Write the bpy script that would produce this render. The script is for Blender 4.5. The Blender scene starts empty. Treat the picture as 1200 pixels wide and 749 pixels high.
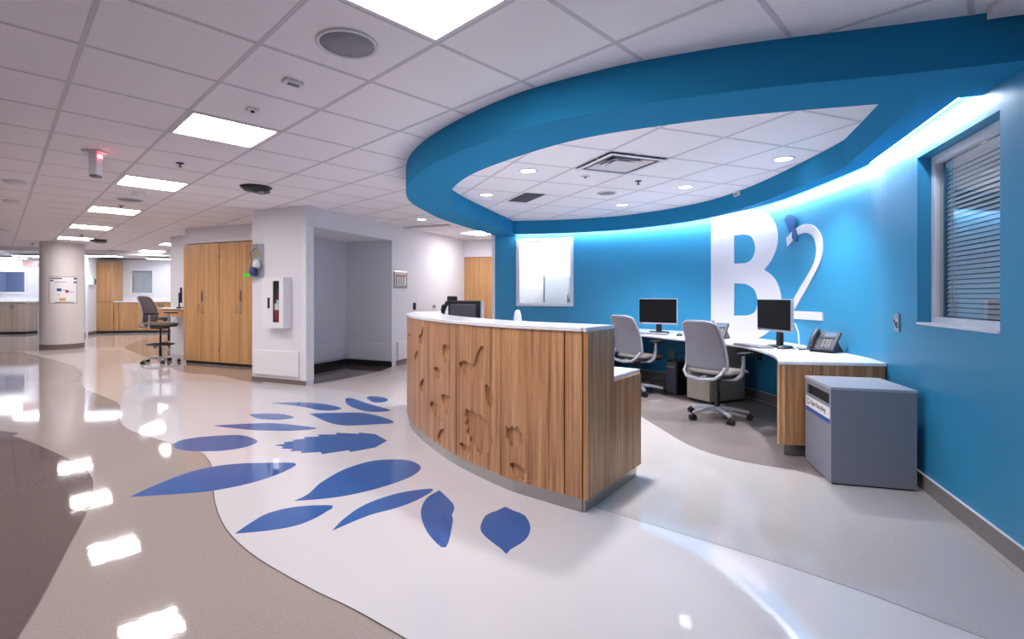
import bpy, bmesh, math, random
from mathutils import Vector, Matrix
random.seed(7)
S = bpy.context.scene
COL = S.collection
pi = math.pi
# ---------------------------------------------------------------- camera, world, exposure
FPX, CX, V0, H, ZC = 589.0, 577.0, 347.0, 1.23, 2.48      # focal px, principal point, eye height, ceiling
cam = bpy.data.cameras.new('camera'); cam.sensor_width = 36.0; cam.lens = FPX*36/1200
cam.shift_x = (600-CX)/1200; cam.shift_y = -(374.5-V0)/1200; cam.clip_start = .05
camo = bpy.data.objects.new('camera', cam); COL.objects.link(camo)
camo.location = (0, 0, H); camo.rotation_euler = (pi/2, 0, 0); S.camera = camo
W = bpy.data.worlds.new('world'); S.world = W; W.use_nodes = True
W.node_tree.nodes['Background'].inputs[0].default_value = (.95, .93, 1, 1)
W.node_tree.nodes['Background'].inputs[1].default_value = .13
S.view_settings.view_transform = 'Standard'; S.view_settings.look = 'None'
S.view_settings.gamma = 1; S.view_settings.use_curve_mapping = False
S.view_settings.exposure = 1.1
TROFFER_E, COVE_E, SPOT_W, FAR_E = 15.0, 30.0, 115.0, 9.0
TR_COL, COVE_COL = (1, .95, .95), (.93, .97, 1)

# ---------------------------------------------------------------- pixel -> place
def FL(u, v, z=0.0):
    y = (H-z)*FPX/(v-V0); return ((u-CX)/FPX*y, y)
def CE(u, v, z=ZC):
    y = (z-H)*FPX/(V0-v); return ((u-CX)/FPX*y, y)
def ZAT(v, y): return H-(v-V0)/FPX*y

# ---------------------------------------------------------------- materials
def lin(c):
    return tuple(((x/255)/12.92 if x/255 <= .04045 else ((x/255+.055)/1.055)**2.4) for x in c)+(1,)
MATS = {}
def mat(name, rgb, rough=.5, metal=0, noise=0, nscale=8, bump=0, bscale=200, emit=0, trans=0, coat=0, alpha=1, ior=1.5, spec=.5, stretch=(1,1,1)):
    if name in MATS: return MATS[name]
    m = bpy.data.materials.new(name); m.use_nodes = True; MATS[name] = m
    nt = m.node_tree; b = nt.nodes['Principled BSDF']; c = lin(rgb)
    b.inputs['Base Color'].default_value = c; b.inputs['Roughness'].default_value = rough
    b.inputs['Metallic'].default_value = metal; b.inputs['IOR'].default_value = ior
    b.inputs['Specular IOR Level'].default_value = spec
    if trans: b.inputs['Transmission Weight'].default_value = trans
    if coat: b.inputs['Coat Weight'].default_value = coat; b.inputs['Coat Roughness'].default_value = .05
    if emit: b.inputs['Emission Color'].default_value = c; b.inputs['Emission Strength'].default_value = emit
    tc = nt.nodes.new('ShaderNodeTexCoord'); mp = nt.nodes.new('ShaderNodeMapping')
    nt.links.new(tc.outputs['Object'], mp.inputs[0]); mp.inputs['Scale'].default_value = stretch
    if noise:
        n = nt.nodes.new('ShaderNodeTexNoise'); n.inputs['Scale'].default_value = nscale; n.inputs['Detail'].default_value = 4
        nt.links.new(mp.outputs[0], n.inputs['Vector'])
        r = nt.nodes.new('ShaderNodeMapRange'); r.inputs[1].default_value = .3; r.inputs[2].default_value = .7
        r.inputs[3].default_value = 1-noise; r.inputs[4].default_value = 1+noise
        nt.links.new(n.outputs[0], r.inputs[0])
        x = nt.nodes.new('ShaderNodeVectorMath'); x.operation = 'SCALE'; x.inputs[0].default_value = c[:3]
        nt.links.new(r.outputs[0], x.inputs['Scale']); nt.links.new(x.outputs[0], b.inputs['Base Color'])
    if bump:
        n = nt.nodes.new('ShaderNodeTexNoise'); n.inputs['Scale'].default_value = bscale; n.inputs['Detail'].default_value = 3
        nt.links.new(mp.outputs[0], n.inputs['Vector'])
        bp = nt.nodes.new('ShaderNodeBump'); bp.inputs['Strength'].default_value = bump; bp.inputs['Distance'].default_value = .002
        nt.links.new(n.outputs[0], bp.inputs['Height']); nt.links.new(bp.outputs[0], b.inputs['Normal'])
    return m
def wood(name, dark, mid, light, scale=(30, 30, .8), rough=.38, fine=.12):
    m = bpy.data.materials.new(name); m.use_nodes = True; MATS[name] = m
    nt = m.node_tree; b = nt.nodes['Principled BSDF']; b.inputs['Roughness'].default_value = rough
    tc = nt.nodes.new('ShaderNodeTexCoord'); mp = nt.nodes.new('ShaderNodeMapping'); mp.inputs['Scale'].default_value = scale
    nt.links.new(tc.outputs['Object'], mp.inputs[0])
    n = nt.nodes.new('ShaderNodeTexNoise'); n.inputs['Scale'].default_value = 1; n.inputs['Detail'].default_value = 5; n.inputs['Roughness'].default_value = .65
    nt.links.new(mp.outputs[0], n.inputs['Vector'])
    cr = nt.nodes.new('ShaderNodeValToRGB'); e = cr.color_ramp.elements
    e[0].position = .33; e[0].color = lin(dark); e[1].position = .68; e[1].color = lin(light)
    k = e.new(.5); k.color = lin(mid)
    nt.links.new(n.outputs[0], cr.inputs[0])
    mp2 = nt.nodes.new('ShaderNodeMapping'); mp2.inputs['Scale'].default_value = (260, 260, 9)
    nt.links.new(tc.outputs['Object'], mp2.inputs[0])
    n2 = nt.nodes.new('ShaderNodeTexNoise'); n2.inputs['Scale'].default_value = 1; nt.links.new(mp2.outputs[0], n2.inputs['Vector'])
    r = nt.nodes.new('ShaderNodeMapRange'); r.inputs[1].default_value = .3; r.inputs[2].default_value = .7
    r.inputs[3].default_value = 1-fine; r.inputs[4].default_value = 1+fine; nt.links.new(n2.outputs[0], r.inputs[0])
    x = nt.nodes.new('ShaderNodeVectorMath'); x.operation = 'SCALE'
    nt.links.new(cr.outputs[0], x.inputs[0]); nt.links.new(r.outputs[0], x.inputs['Scale']); nt.links.new(x.outputs[0], b.inputs['Base Color'])
    return m
def floor_mat(name, rgb, speck=.05):
    m = mat(name, rgb, rough=.045, noise=speck, nscale=170, coat=0, ior=1.5, spec=.36)
    nt = m.node_tree; b = nt.nodes['Principled BSDF']
    tc = nt.nodes.new('ShaderNodeTexCoord')
    n = nt.nodes.new('ShaderNodeTexNoise'); n.inputs['Scale'].default_value = 26; n.inputs['Detail'].default_value = 3
    nt.links.new(tc.outputs['Object'], n.inputs['Vector'])
    bp = nt.nodes.new('ShaderNodeBump'); bp.inputs['Strength'].default_value = .02; bp.inputs['Distance'].default_value = .01
    nt.links.new(n.outputs[0], bp.inputs['Height']); nt.links.new(bp.outputs[0], b.inputs['Normal'])
    return m
def emitter(name, rgb, strength):
    m = bpy.data.materials.new(name); m.use_nodes = True; MATS[name] = m
    b = m.node_tree.nodes['Principled BSDF']; b.inputs['Base Color'].default_value = (.8, .8, .8, 1)
    b.inputs['Emission Color'].default_value = tuple(rgb)+(1,); b.inputs['Emission Strength'].default_value = strength
    return m
def glass(name, rgb=(235, 245, 250), rough=.0, sheen=.9, base=.05):
    """thin pane: mostly clear with a mirror-like Fresnel sheen"""
    m = bpy.data.materials.new(name); m.use_nodes = True; MATS[name] = m
    nt = m.node_tree; nt.nodes.clear(); o = nt.nodes.new('ShaderNodeOutputMaterial')
    t = nt.nodes.new('ShaderNodeBsdfTransparent'); t.inputs[0].default_value = lin(rgb)
    g = nt.nodes.new('ShaderNodeBsdfGlossy'); g.inputs['Roughness'].default_value = rough
    fr = nt.nodes.new('ShaderNodeLayerWeight'); fr.inputs['Blend'].default_value = .5
    pw_ = nt.nodes.new('ShaderNodeMath'); pw_.operation = 'POWER'; pw_.inputs[1].default_value = 4.0; nt.links.new(fr.outputs['Facing'], pw_.inputs[0])
    a = nt.nodes.new('ShaderNodeMath'); a.operation = 'MULTIPLY_ADD'; a.inputs[1].default_value = sheen; a.inputs[2].default_value = base
    nt.links.new(pw_.outputs[0], a.inputs[0])
    x = nt.nodes.new('ShaderNodeMixShader'); nt.links.new(a.outputs[0], x.inputs[0])
    nt.links.new(t.outputs[0], x.inputs[1]); nt.links.new(g.outputs[0], x.inputs[2]); nt.links.new(x.outputs[0], o.inputs[0])
    return m
M_BLUEFLAT = mat('blue_flat_paint', (40, 134, 182), rough=.85, spec=.12)
M_BLUE = mat('blue_paint', (44, 137, 182), rough=.42, noise=.015, nscale=3, bump=.06, bscale=160)
M_WHITE = mat('white_paint', (224, 222, 229), rough=.75, spec=.25, bump=.05, bscale=150)
M_GUARD = mat('white_vinyl', (230, 228, 232), rough=.3)
M_TILE = mat('ceiling_tile_fissured', (243, 238, 243), rough=.9, noise=.03, nscale=90, bump=.25, bscale=240)
M_BAR = mat('grid_bar_paint', (204, 200, 208), rough=.5)
M_TRIM = mat('ceiling_trim_white', (225, 222, 228), rough=.5)
F_BEIGE = floor_mat('floor_beige', (203, 193, 189)); F_TAN = floor_mat('floor_tan', (158, 146, 141), .14)
F_DARK = floor_mat('floor_dark_brown', (98, 84, 82), .14); F_WHITE = floor_mat('floor_white', (206, 202, 206), .03)
F_PALE = floor_mat('floor_pale_grey', (184, 179, 179), .10); F_GREY = floor_mat('floor_grey', (132, 124, 124), .10)
F_BLUE = floor_mat('floor_leaf_blue', (50, 92, 158), .05); F_SEAM = mat('floor_seam', (70, 62, 62), rough=.3)
M_ZEBRA = wood('striped_veneer', (138, 94, 62), (184, 134, 94), (212, 166, 122))
M_MAPLE = wood('maple_laminate', (186, 138, 92), (200, 152, 104), (212, 168, 120), scale=(14, 14, .7), fine=.04)
M_PALEW = wood('pale_laminate', (196, 176, 160), (206, 188, 172), (214, 198, 184), scale=(14, 14, .7), fine=.03)
M_QUARTZ = mat('white_quartz', (236, 236, 240), rough=.18, noise=.02, nscale=120)
M_STEEL = mat('brushed_steel', (176, 174, 172), rough=.28, metal=1, noise=.06, nscale=3, stretch=(1, 1, 40))
M_SILVER = mat('silver_paint', (176, 178, 190), rough=.35, metal=.35)
M_ALU = mat('aluminium_frame', (216, 218, 228), rough=.35, metal=.2)
M_CHAIR = mat('chair_grey_mesh', (130, 127, 138), rough=.7, noise=.05, nscale=300)
M_CUSH = mat('chair_cushion', (104, 99, 94), rough=.85, noise=.08, nscale=300)
M_BLACK = mat('black_plastic', (20, 20, 23), rough=.4)
M_SCREEN = mat('screen_black', (7, 7, 10), rough=.3, spec=.25)
M_DKGREY = mat('dark_grey_plastic', (58, 60, 70), rough=.45)
M_BIN = mat('bin_grey_steel', (132, 135, 149), rough=.45, bump=.05, bscale=300)
M_PED = mat('pedestal_beige_steel', (158, 152, 142), rough=.45)
M_BASE = mat('brown_vinyl_base', (116, 104, 98), rough=.4)
M_BASEGREY = mat('grey_vinyl_base', (128, 122, 122), rough=.4)
M_GLASS = glass('clear_pane', (250, 252, 253)); M_ACRYL = glass('acrylic', (252, 253, 254), sheen=.4, base=.01)
M_SLAT = mat('blind_slat', (196, 200, 206), rough=.45)
M_TXT = mat('text_ink', (40, 40, 48), rough=.6); M_PAPER = mat('paper_white', (232, 230, 232), rough=.6)
M_RED = mat('red_gloss', (150, 24, 26), rough=.25); M_GREEN = mat('green_label', (70, 225, 50), rough=.5)
M_PURP = mat('purple_plastic', (70, 62, 130), rough=.4); M_ORNG = mat('orange_plastic', (206, 160, 96), rough=.5)
M_LBLUE = mat('label_blue', (36, 74, 170), rough=.5); M_GREYM = mat('mid_grey', (126, 124, 132), rough=.5)
M_GRILLE = mat('grille_grey', (150, 148, 158), rough=.6, bump=.6, bscale=600)
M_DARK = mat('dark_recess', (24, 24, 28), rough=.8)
M_LETTER = mat('letter_white', (208, 206, 216), rough=.45); M_BIRD = mat('bird_blue', (16, 84, 142), rough=.6)
E_TROF = emitter('troffer_diffuser', TR_COL, TROFFER_E); E_COVE = emitter('cove_led', COVE_COL, COVE_E)
E_FAR = emitter('far_diffuser', (.86, .92, 1), FAR_E); E_DOWN = emitter('downlight_lens', (1, .98, .98), 5)
E_EXIT = emitter('exit_red', (1, .06, .08), .6); E_REDL = emitter('red_lamp', (1, .05, .08), 12)

# ---------------------------------------------------------------- object helpers
def link(o, parent=None):
    COL.objects.link(o)
    if parent is not None: o.parent = parent
    return o
def tag(o, label=None, cat=None, group=None, kind=None):
    if label: o['label'] = label
    if cat: o['category'] = cat
    if group: o['group'] = group
    if kind: o['kind'] = kind
    return o
def empty(name, loc, rz=0, label=None, cat=None, group=None, kind=None):
    o = bpy.data.objects.new(name, None); o.empty_display_size = .1; link(o)
    o.location = loc; o.rotation_euler = (0, 0, rz); return tag(o, label, cat, group, kind)
class MB:
    """collects shapes into one mesh"""
    def __init__(s): s.v = []; s.f = []; s.sm = []
    def add(s, vs, fs, smooth=False):
        n = len(s.v); s.v += [tuple(p) for p in vs]; s.f += [tuple(i+n for i in f) for f in fs]; s.sm += [smooth]*len(fs); return s
    def box(s, x0, x1, y0, y1, z0, z1, M=None):
        vs = [Vector((x, y, z)) for x in (x0, x1) for y in (y0, y1) for z in (z0, z1)]
        if M is not None: vs = [M @ p for p in vs]
        return s.add(vs, [(0,1,3,2), (4,6,7,5), (0,4,5,1), (2,3,7,6), (0,2,6,4), (1,5,7,3)])
    def cyl(s, p0, p1, r0, r1=None, n=16, caps=True):
        r1 = r0 if r1 is None else r1; p0, p1 = Vector(p0), Vector(p1); d = (p1-p0).normalized()
        a = d.orthogonal().normalized(); b = d.cross(a); vs = []
        for p, r in ((p0, r0), (p1, r1)):
            vs += [p+(a*math.cos(2*pi*i/n)+b*math.sin(2*pi*i/n))*r for i in range(n)]
        s.add(vs, [(i, (i+1) % n, n+(i+1) % n, n+i) for i in range(n)], True)
        if caps: s.add(vs, [tuple(range(n-1, -1, -1)), tuple(range(n, 2*n))])
        return s
    def tube(s, path, r, n=8, closed=False):
        path = [Vector(p) for p in path]; m = len(path); vs = []; up = None
        for i, p in enumerate(path):
            t = (path[min(i+1, m-1)]-path[max(i-1, 0)]).normalized()
            a = (up-t*up.dot(t)).normalized() if up is not None and (up-t*up.dot(t)).length > 1e-4 else t.orthogonal().normalized()
            up = a; b = t.cross(a); rr = r[i] if isinstance(r, (list, tuple)) else r
            vs += [p+(a*math.cos(2*pi*k/n)+b*math.sin(2*pi*k/n))*rr for k in range(n)]
        fs = [(i*n+k, i*n+(k+1) % n, (i+1)*n+(k+1) % n, (i+1)*n+k) for i in range(m-1) for k in range(n)]
        s.add(vs, fs, True); s.add(vs, [tuple(range(n-1, -1, -1)), tuple(range((m-1)*n, m*n))]); return s
    def lathe(s, prof, c=(0, 0, 0), n=24, smooth=True):
        vs = [(c[0]+r*math.cos(2*pi*k/n), c[1]+r*math.sin(2*pi*k/n), c[2]+z) for r, z in prof for k in range(n)]; m = len(prof)
        s.add(vs, [(i*n+k, i*n+(k+1) % n, (i+1)*n+(k+1) % n, (i+1)*n+k) for i in range(m-1) for k in range(n)], smooth)
        s.add(vs, [tuple(range(n-1, -1, -1)), tuple(range((m-1)*n, m*n))]); return s
    def prism(s, pts, z0, z1, M=None):
        n = len(pts); A = sum(pts[i][0]*pts[(i+1) % n][1]-pts[(i+1) % n][0]*pts[i][1] for i in range(n))
        if A < 0: pts = pts[::-1]
        vs = [Vector((x, y, z0)) for x, y in pts]+[Vector((x, y, z1)) for x, y in pts]
        if M is not None: vs = [M @ p for p in vs]
        return s.add(vs, [tuple(range(n-1, -1, -1)), tuple(range(n, 2*n))]+[(i, (i+1) % n, n+(i+1) % n, n+i) for i in range(n)])
    def mesh(s, name, m):
        me = bpy.data.meshes.new(name); me.from_pydata(s.v, [], s.f); me.materials.append(m)
        me.polygons.foreach_set('use_smooth', s.sm); me.update(); return me
    def build(s, name, m, parent=None, bevel=0, world=False, seg=2):
        if world and parent is not None:
            L = parent.location; s.v = [(x-L[0], y-L[1], z-L[2]) for x, y, z in s.v]
        o = bpy.data.objects.new(name, s.mesh(name, m)); link(o, parent)
        if bevel:
            b = o.modifiers.new('bevel', 'BEVEL'); b.width = bevel; b.segments = seg; b.limit_method = 'ANGLE'; b.angle_limit = .6
        return o
def box(name, m, parent, x0, x1, y0, y1, z0, z1, bevel=0, M=None, seg=2):
    return MB().box(x0, x1, y0, y1, z0, z1, M).build(name, m, parent, bevel, seg=seg)
def copy_tree(o, parent=None):
    c = o.copy(); COL.objects.link(c); c.parent = parent
    for ch in list(o.children): copy_tree(ch, c)
    return c
def text(name, body, size, m, parent, M, extrude=.0005, align='LEFT'):
    cu = bpy.data.curves.new('t', 'FONT'); cu.body = body; cu.size = size; cu.extrude = extrude; cu.align_x = align
    t = bpy.data.objects.new('t', cu); COL.objects.link(t)
    me = bpy.data.meshes.new_from_object(t.evaluated_get(bpy.context.evaluated_depsgraph_get()))
    bpy.data.objects.remove(t); me.transform(M); me.materials.clear(); me.materials.append(m)
    return link(bpy.data.objects.new(name, me), parent)
def rot(rz, loc=(0, 0, 0)): return Matrix.Translation(loc) @ Matrix.Rotation(rz, 4, 'Z')

# ---------------------------------------------------------------- plan curves
def spline(P, step=.05):
    P = [Vector(p[:2]) for p in P]; out = []
    for i in range(len(P)-1):
        a, b, c, d = P[max(i-1, 0)], P[i], P[i+1], P[min(i+2, len(P)-1)]
        n = max(2, int((c-b).length/step))
        for k in range(n):
            t = k/n; out.append(.5*((2*b)+(c-a)*t+(2*a-5*b+4*c-d)*t*t+(-a+3*b-3*c+d)*t**3))
    out.append(P[-1]); return out
class Curve:
    def __init__(s, P, side=1, step=.05):
        s.p = spline(P, step); s.s = [0]
        for a, b in zip(s.p, s.p[1:]): s.s.append(s.s[-1]+(b-a).length)
        s.L = s.s[-1]; s.side = side
    def at(s, q):
        q = max(0, min(s.L, q)); i = 0
        lo, hi = 0, len(s.s)-1
        while hi-lo > 1:
            m = (lo+hi)//2
            if s.s[m] <= q: lo = m
            else: hi = m
        t = (q-s.s[lo])/max(1e-9, s.s[hi]-s.s[lo]); return s.p[lo].lerp(s.p[hi], t)
    def nrm(s, q):           # 'inward' normal: to the right of travel times side
        t = (s.at(q+.04)-s.at(q-.04)).normalized(); return Vector((t.y, -t.x))*s.side
    def off(s, q, d): return s.at(q)+s.nrm(q)*d
    def s_of_u(s, u, lo=0, hi=None):
        k = (u-CX)/FPX
        for i in range(len(s.p)-1):
            if s.s[i] < lo or (hi and s.s[i] > hi): continue
            a, b = s.p[i].x-k*s.p[i].y, s.p[i+1].x-k*s.p[i+1].y
            if a*b <= 0: return s.s[i]+(s.s[i+1]-s.s[i])*abs(a)/max(1e-9, abs(a)+abs(b))
        return None
    def band(s, q0, q1, d0, d1, z0, z1, step=.04):
        """solid strip that follows the curve"""
        n = max(1, int((q1-q0)/step)); mb = MB(); vs = []
        for i in range(n+1):
            q = q0+(q1-q0)*i/n; a, b = s.off(q, d0), s.off(q, d1)
            vs += [(a.x, a.y, z0), (b.x, b.y, z0), (b.x, b.y, z1), (a.x, a.y, z1)]
        fs = [(i*4+k, i*4+(k+1) % 4, i*4+4+(k+1) % 4, i*4+4+k) for i in range(n) for k in range(4)]
        fs += [(3, 2, 1, 0), tuple(n*4+k for k in range(4))]
        if s.side > 0: fs = [f[::-1] for f in fs]
        return mb.add(vs, fs)
WALL = Curve([(.045, 8.47), (.37, 8.45), (1.15, 8.30), (2.0, 7.93), (2.62, 7.32), (2.99, 6.64), (3.17, 5.95), (3.19, 5.3), (3.08, 4.2), (2.93, 3.72), (2.725, 3.17), (2.36, 2.21), (1.98, 1.21), (.38, -3.0)])   # inward = right of travel
RFRONT = Curve([(.504, 2.83), (.245, 3.035), (.06, 3.20), (-.285, 3.655), (-.58, 4.2), (-.76, 4.64), (-.86, 5.05), (-.885, 5.4), (-.86, 5.75)])   # inward (right of travel)
OUTER = spline([(2.6, 2.03), (2.303, 2.177), (1.859, 2.315), (1.347, 2.457), (.98, 2.59), (.613, 2.77), (.122, 3.13), (-.361, 3.73), (-.66, 4.28), (-.824, 4.806), (-.89, 5.41), (-.80, 6.07), (-.606, 6.87), (.029, 8.46), (.06, 8.60)])
INNER = spline([(2.7, 2.49), (2.24, 2.635), (2.035, 2.676), (1.554, 2.80), (1.12, 2.96), (.58, 3.256), (.146, 3.73), (-.21, 4.29), (-.42, 4.95), (-.475, 5.55), (-.38, 6.2), (.275, 8.09), (.43, 8.55)])
VAL = Curve([(.20, 8.32), (.352, 8.30), (1.1, 8.16), (1.907, 7.80), (2.46, 7.20), (2.78, 6.58), (2.90, 5.95), (2.91, 5.27), (2.81, 4.14), (2.697, 3.755), (2.239, 2.635), (2.16, 2.44)])
ZS = 2.25                                             # underside of the blue soffit
def resample(P, n):
    L = [0]
    for a, b in zip(P, P[1:]): L.append(L[-1]+(b-a).length)
    out = []; j = 0
    for i in range(n+1):
        q = L[-1]*i/n
        while j < len(P)-2 and L[j+1] < q: j += 1
        out.append(P[j].lerp(P[j+1], (q-L[j])/max(1e-9, L[j+1]-L[j])))
    return out

# ---------------------------------------------------------------- floor
floor = MB().box(-24, 8, -3.2, 24, -.12, 0).build('floor', F_BEIGE); tag(floor, kind='structure')
def inlay(name, pts, m, z, label=None, parent=floor, closed=True):
    o = MB().prism(pts, .0, z).build(name, m, parent)
    if label: o['label'] = label
    return o
def px(L): return [FL(u, v) for u, v in L]
def sm(P, step=.06): return [tuple(p) for p in spline(P, step)]
tan_r = sm(px([(20, 412), (46, 418), (82, 428), (95, 436.5), (94.5, 446), (101, 456), (120, 464), (136, 471), (141, 477), (139, 486), (141, 495), (150, 503), (165, 509), (198, 519), (232, 529), (243, 538), (248, 548), (250, 575), (251.5, 589), (258, 608), (270, 627), (300, 653.5), (360, 688.5), (412, 713.5), (471, 747)])+[(.25, 1.38), (.9, .95), (1.7, .55)])
dark_r = sm([(-12, 6.2), (-7, 5.2)]+px([(0, 505), (15, 511), (45, 521.5), (75, 535), (97, 546.5), (109, 561), (108, 583), (100, 606), (80, 643), (60, 681), (42, 713), (21, 747)])+[(-1.55, 1.5), (-1.35, .8), (-1.3, 0), (-1.5, -1.2), (-1.8, -3.1)])
inlay('floor_inlay', tan_r+[(1.5, -1), (.5, -3), (-14, -3), (-16, 8)], F_TAN, .0010, 'tan speckled floor field')
inlay('floor_inlay', dark_r+[(-14, -3.1), (-14, 6.2)], F_DARK, .0016, 'dark brown speckled floor field')
wr = px([(697, 595), (900, 656.5), (1010, 693.5), (1150, 747)])+[(2.05, 1.5)]
i0 = min(range(len(tan_r)), key=lambda i: (Vector(tan_r[i])-Vector(FL(141, 477))).length)
top_w = px([(141, 477), (150, 455), (190, 446), (255, 448), (336, 452), (398, 457), (473, 469)])
inlay('floor_inlay', tan_r[i0:]+[(1.95, 1.0)]+wr[::-1]+[(.40, 3.1), (.2, 4.5), (-.3, 6.0)]+sm(top_w)[::-1], F_WHITE, .0011, 'white floor field around the blue leaves')
gcur = sm(px([(962, 560), (932, 551.5), (900, 546.5), (862, 539.5), (825, 529), (800, 518), (775, 503), (744, 484)])+[(1.42, 6.0), (1.1, 7.0), (.6, 7.9), (.3, 8.45)])
inlay('floor_inlay', wr+[(2.36, 2.21), (2.725, 3.17), (2.8, 3.4)]+gcur+[(0, 8.45), (-.3, 6.3), (.2, 4.5), (.40, 3.1)], F_PALE, .0012, 'pale grey floor field beside the blue wall')
inlay('floor_inlay', gcur+[(1.3, 8.4), (2.1, 8.0), (2.9, 7.2), (3.25, 6.2), (3.3, 5.2), (3.1, 4.0), (2.85, 3.4)], F_GREY, .0014, 'grey floor field under the desks')
tanp = px([(145, 408), (157, 401), (182, 395), (225, 395), (260, 400), (310, 420), (310, 447), (285, 446), (255, 440), (213, 436), (190, 425), (160, 414)])
inlay('floor_inlay', sm(tanp+tanp[:1])[:-1], F_TAN, .0013, 'tan floor field before the wood cabinets')
def seam(pts, w=.006):
    P = [Vector(p) for p in pts]; mb = MB(); vs = []
    for i, p in enumerate(P):
        t = (P[min(i+1, len(P)-1)]-P[max(i-1, 0)]).normalized(); n = Vector((-t.y, t.x))*w/2
        vs += [(p.x-n.x, p.y-n.y, .0019), (p.x+n.x, p.y+n.y, .0019)]
    mb.add(vs, [(2*i, 2*i+2, 2*i+3, 2*i+1) for i in range(len(P)-1)]); mb.build('floor_seam', F_SEAM, floor)
seam(tan_r); seam(dark_r); seam(wr, .004)
def cr(L, x0, y0, k): return [(x0+x/k, y0+y/k) for x, y in L]
LEAVES = [
 [(30,342),(100,310),(200,272),(300,252),(400,247),(494,248),(470,268),(420,288),(350,308),(260,325),(150,335)],
 [(150,196),(170,184),(220,175),(300,169),(350,170),(388,186),(350,203),(280,213),(200,213),(160,206)],
 [(262,142),(350,137),(430,135),(500,141),(554,150),(480,156),(380,154),(320,149)],
 [(365,110),(410,108),(460,110),(490,119),(450,125),(400,123),(380,119)],
 [(428,78),(500,76),(560,79),(608,87),(624,94),(600,99),(560,98),(510,88)],
 [(636,66),(652,64),(700,80),(757,96),(750,102),(700,102),(655,90),(637,77)],
 [(694,64),(706,59),(740,62),(756,69),(745,75),(715,76)],
 [(533,108),(600,106),(680,106),(740,118),(772,133),(720,138),(640,141),(590,133)],
 [(435,197),(465,193),(462,189),(490,186),(488,182),(520,179),(520,174),(560,173),(560,167),(610,167),(610,162),(675,165),(672,161),(720,166),(753,184),(720,203),(650,216),(645,211),(570,222),(565,216),(510,219),(512,213),(480,214),(487,208),(455,206),(462,201)],
 [(490,354),(530,335),(570,300),(640,262),(720,240),(800,238),(840,250),(846,265),(820,285),(760,308),(680,330),(590,346)],
 [(325,446),(370,415),(420,388),(500,370),(600,367),(580,385),(545,405),(490,425),(410,438)],
 [(598,438),(630,405),(680,370),(740,345),(810,327),(882,321),(840,350),(780,373),(700,395)],
 [(900,324),(940,365),(935,395),(938,410),(918,484),(880,460),(855,420),(848,380),(865,345)],
 [(1085,370),(1110,382),(1140,395),(1156,430),(1140,465),(1100,490),(1088,503),(1075,490),(1030,455),(1015,430),(1030,395),(1060,382)]]
for i, L in enumerate(LEAVES):
    P = px(cr(L, 140, 440, 2.4))
    if i != 8:                                       # smooth outline, first point stays a tip
        P = sm(P+[P[0]], .03)[:-1]
    inlay('leaf_inlay', P, F_BLUE, .0022)

# ---------------------------------------------------------------- ceiling
TS, TH, OX, OY = .62341, .78012, -1.59914, 2.05115
def grid(a, r): return (OX+TS*(a*math.cos(TH)-r*math.sin(TH)), OY+TS*(a*math.sin(TH)+r*math.cos(TH)))
ceil = MB().box(-24, 8, -3.2, 24, ZC+.03, ZC+.10).build('ceiling', M_TRIM); tag(ceil, kind='structure')
midN = 120; OR, IR = resample(OUTER, midN), resample(INNER, midN)
region = [(a*.35+b*.65) for a, b in zip(OR, IR)]
region = [p for p in region if p.y < 8.3 and p.x < 2.35]+[WALL.off(q, -.05) for q in [i*.2 for i in range(0, int(WALL.s_of_u(1150)/.2))]]
def inside(x, y, P):
    c = False; n = len(P)
    for i in range(n):
        a, b = P[i], P[(i+1) % n]
        if (a[1] > y) != (b[1] > y) and x < (b[0]-a[0])*(y-a[1])/(b[1]-a[1])+a[0]: c = not c
    return c
TB = .03                                              # tile edge reveal
tile_me = MB().box(.012, TS-.012, .012, TS-.012, 0, .014).mesh('ceiling_tile', M_TILE)
LIGHTS = [(1, r) for r in (-2, 2, 6, 10, 14, 18)]+[(4, 18), (4, 22), (6, 22), (10, 7)]+[(-3, r) for r in (-2, 2, 6, 10)]  # the last row is unseen, added to fill the hall with light
tiles = []
for a in range(-14, 20):
    for r in range(-8, 30):
        cs = [grid(a+i, r+j) for i, j in ((0, 0), (1, 0), (1, 1), (0, 1))]
        c = grid(a+.5, r+.5)
        if c[1] < -3 or c[0] < -15 or c[1] > 15.5 or (a, r) in LIGHTS: continue
        if all(inside(x, y, region) for x, y in cs): continue
        q = min(range(0, len(WALL.p), 2), key=lambda i: (WALL.p[i]-Vector(c)).length)
        if (Vector(c)-WALL.p[q]).dot(WALL.nrm(WALL.s[q])) < -.45 and c[1] < 8.4: continue
        if c[0] > 1.2 and c[1] > 8.3: continue
        if c[0]*.711+ (c[1]) *0 > 99: continue
        u = CX+FPX*c[0]/c[1] if c[1] > .3 else -9999; v = V0-FPX*(ZC-H)/c[1] if c[1] > .3 else -9999
        vis = -60 < u < 1260 and -70 < v
        # beyond the bulkhead line no tiles
        if (c[0]+12.2)*(-.618)+(c[1]-12.5)*.786 > 0: continue
        hid = (c[1] > 7.2 and -4.2 < c[0] < -2.2 and v > 262)
        tiles.append((not vis, c[1]**2+c[0]**2, a, r))
tiles.sort(); rest = MB()
for k, (nv, d, a, r) in enumerate(tiles):
    x, y = grid(a, r)
    if k < 290 and not nv:
        o = bpy.data.objects.new('ceiling_tile', tile_me); link(o, ceil); o.location = (x, y, ZC); o.rotation_euler = (0, 0, TH)
    else:
        rest.box(.012, TS-.012, .012, TS-.012, 0, .014, rot(TH, (x, y, ZC)))
o = rest.build('ceiling_tile', M_TILE, ceil); o['kind'] = 'stuff'
def bar(x0, y0, x1, y1, z, w=.024):
    d = math.hypot(x1-x0, y1-y0); M = rot(math.atan2(y1-y0, x1-x0), (x0, y0, z))
    MB().box(0, d, -w/2, w/2, 0, .012, M).build('grid_bar', M_BAR, ceil)
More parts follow.
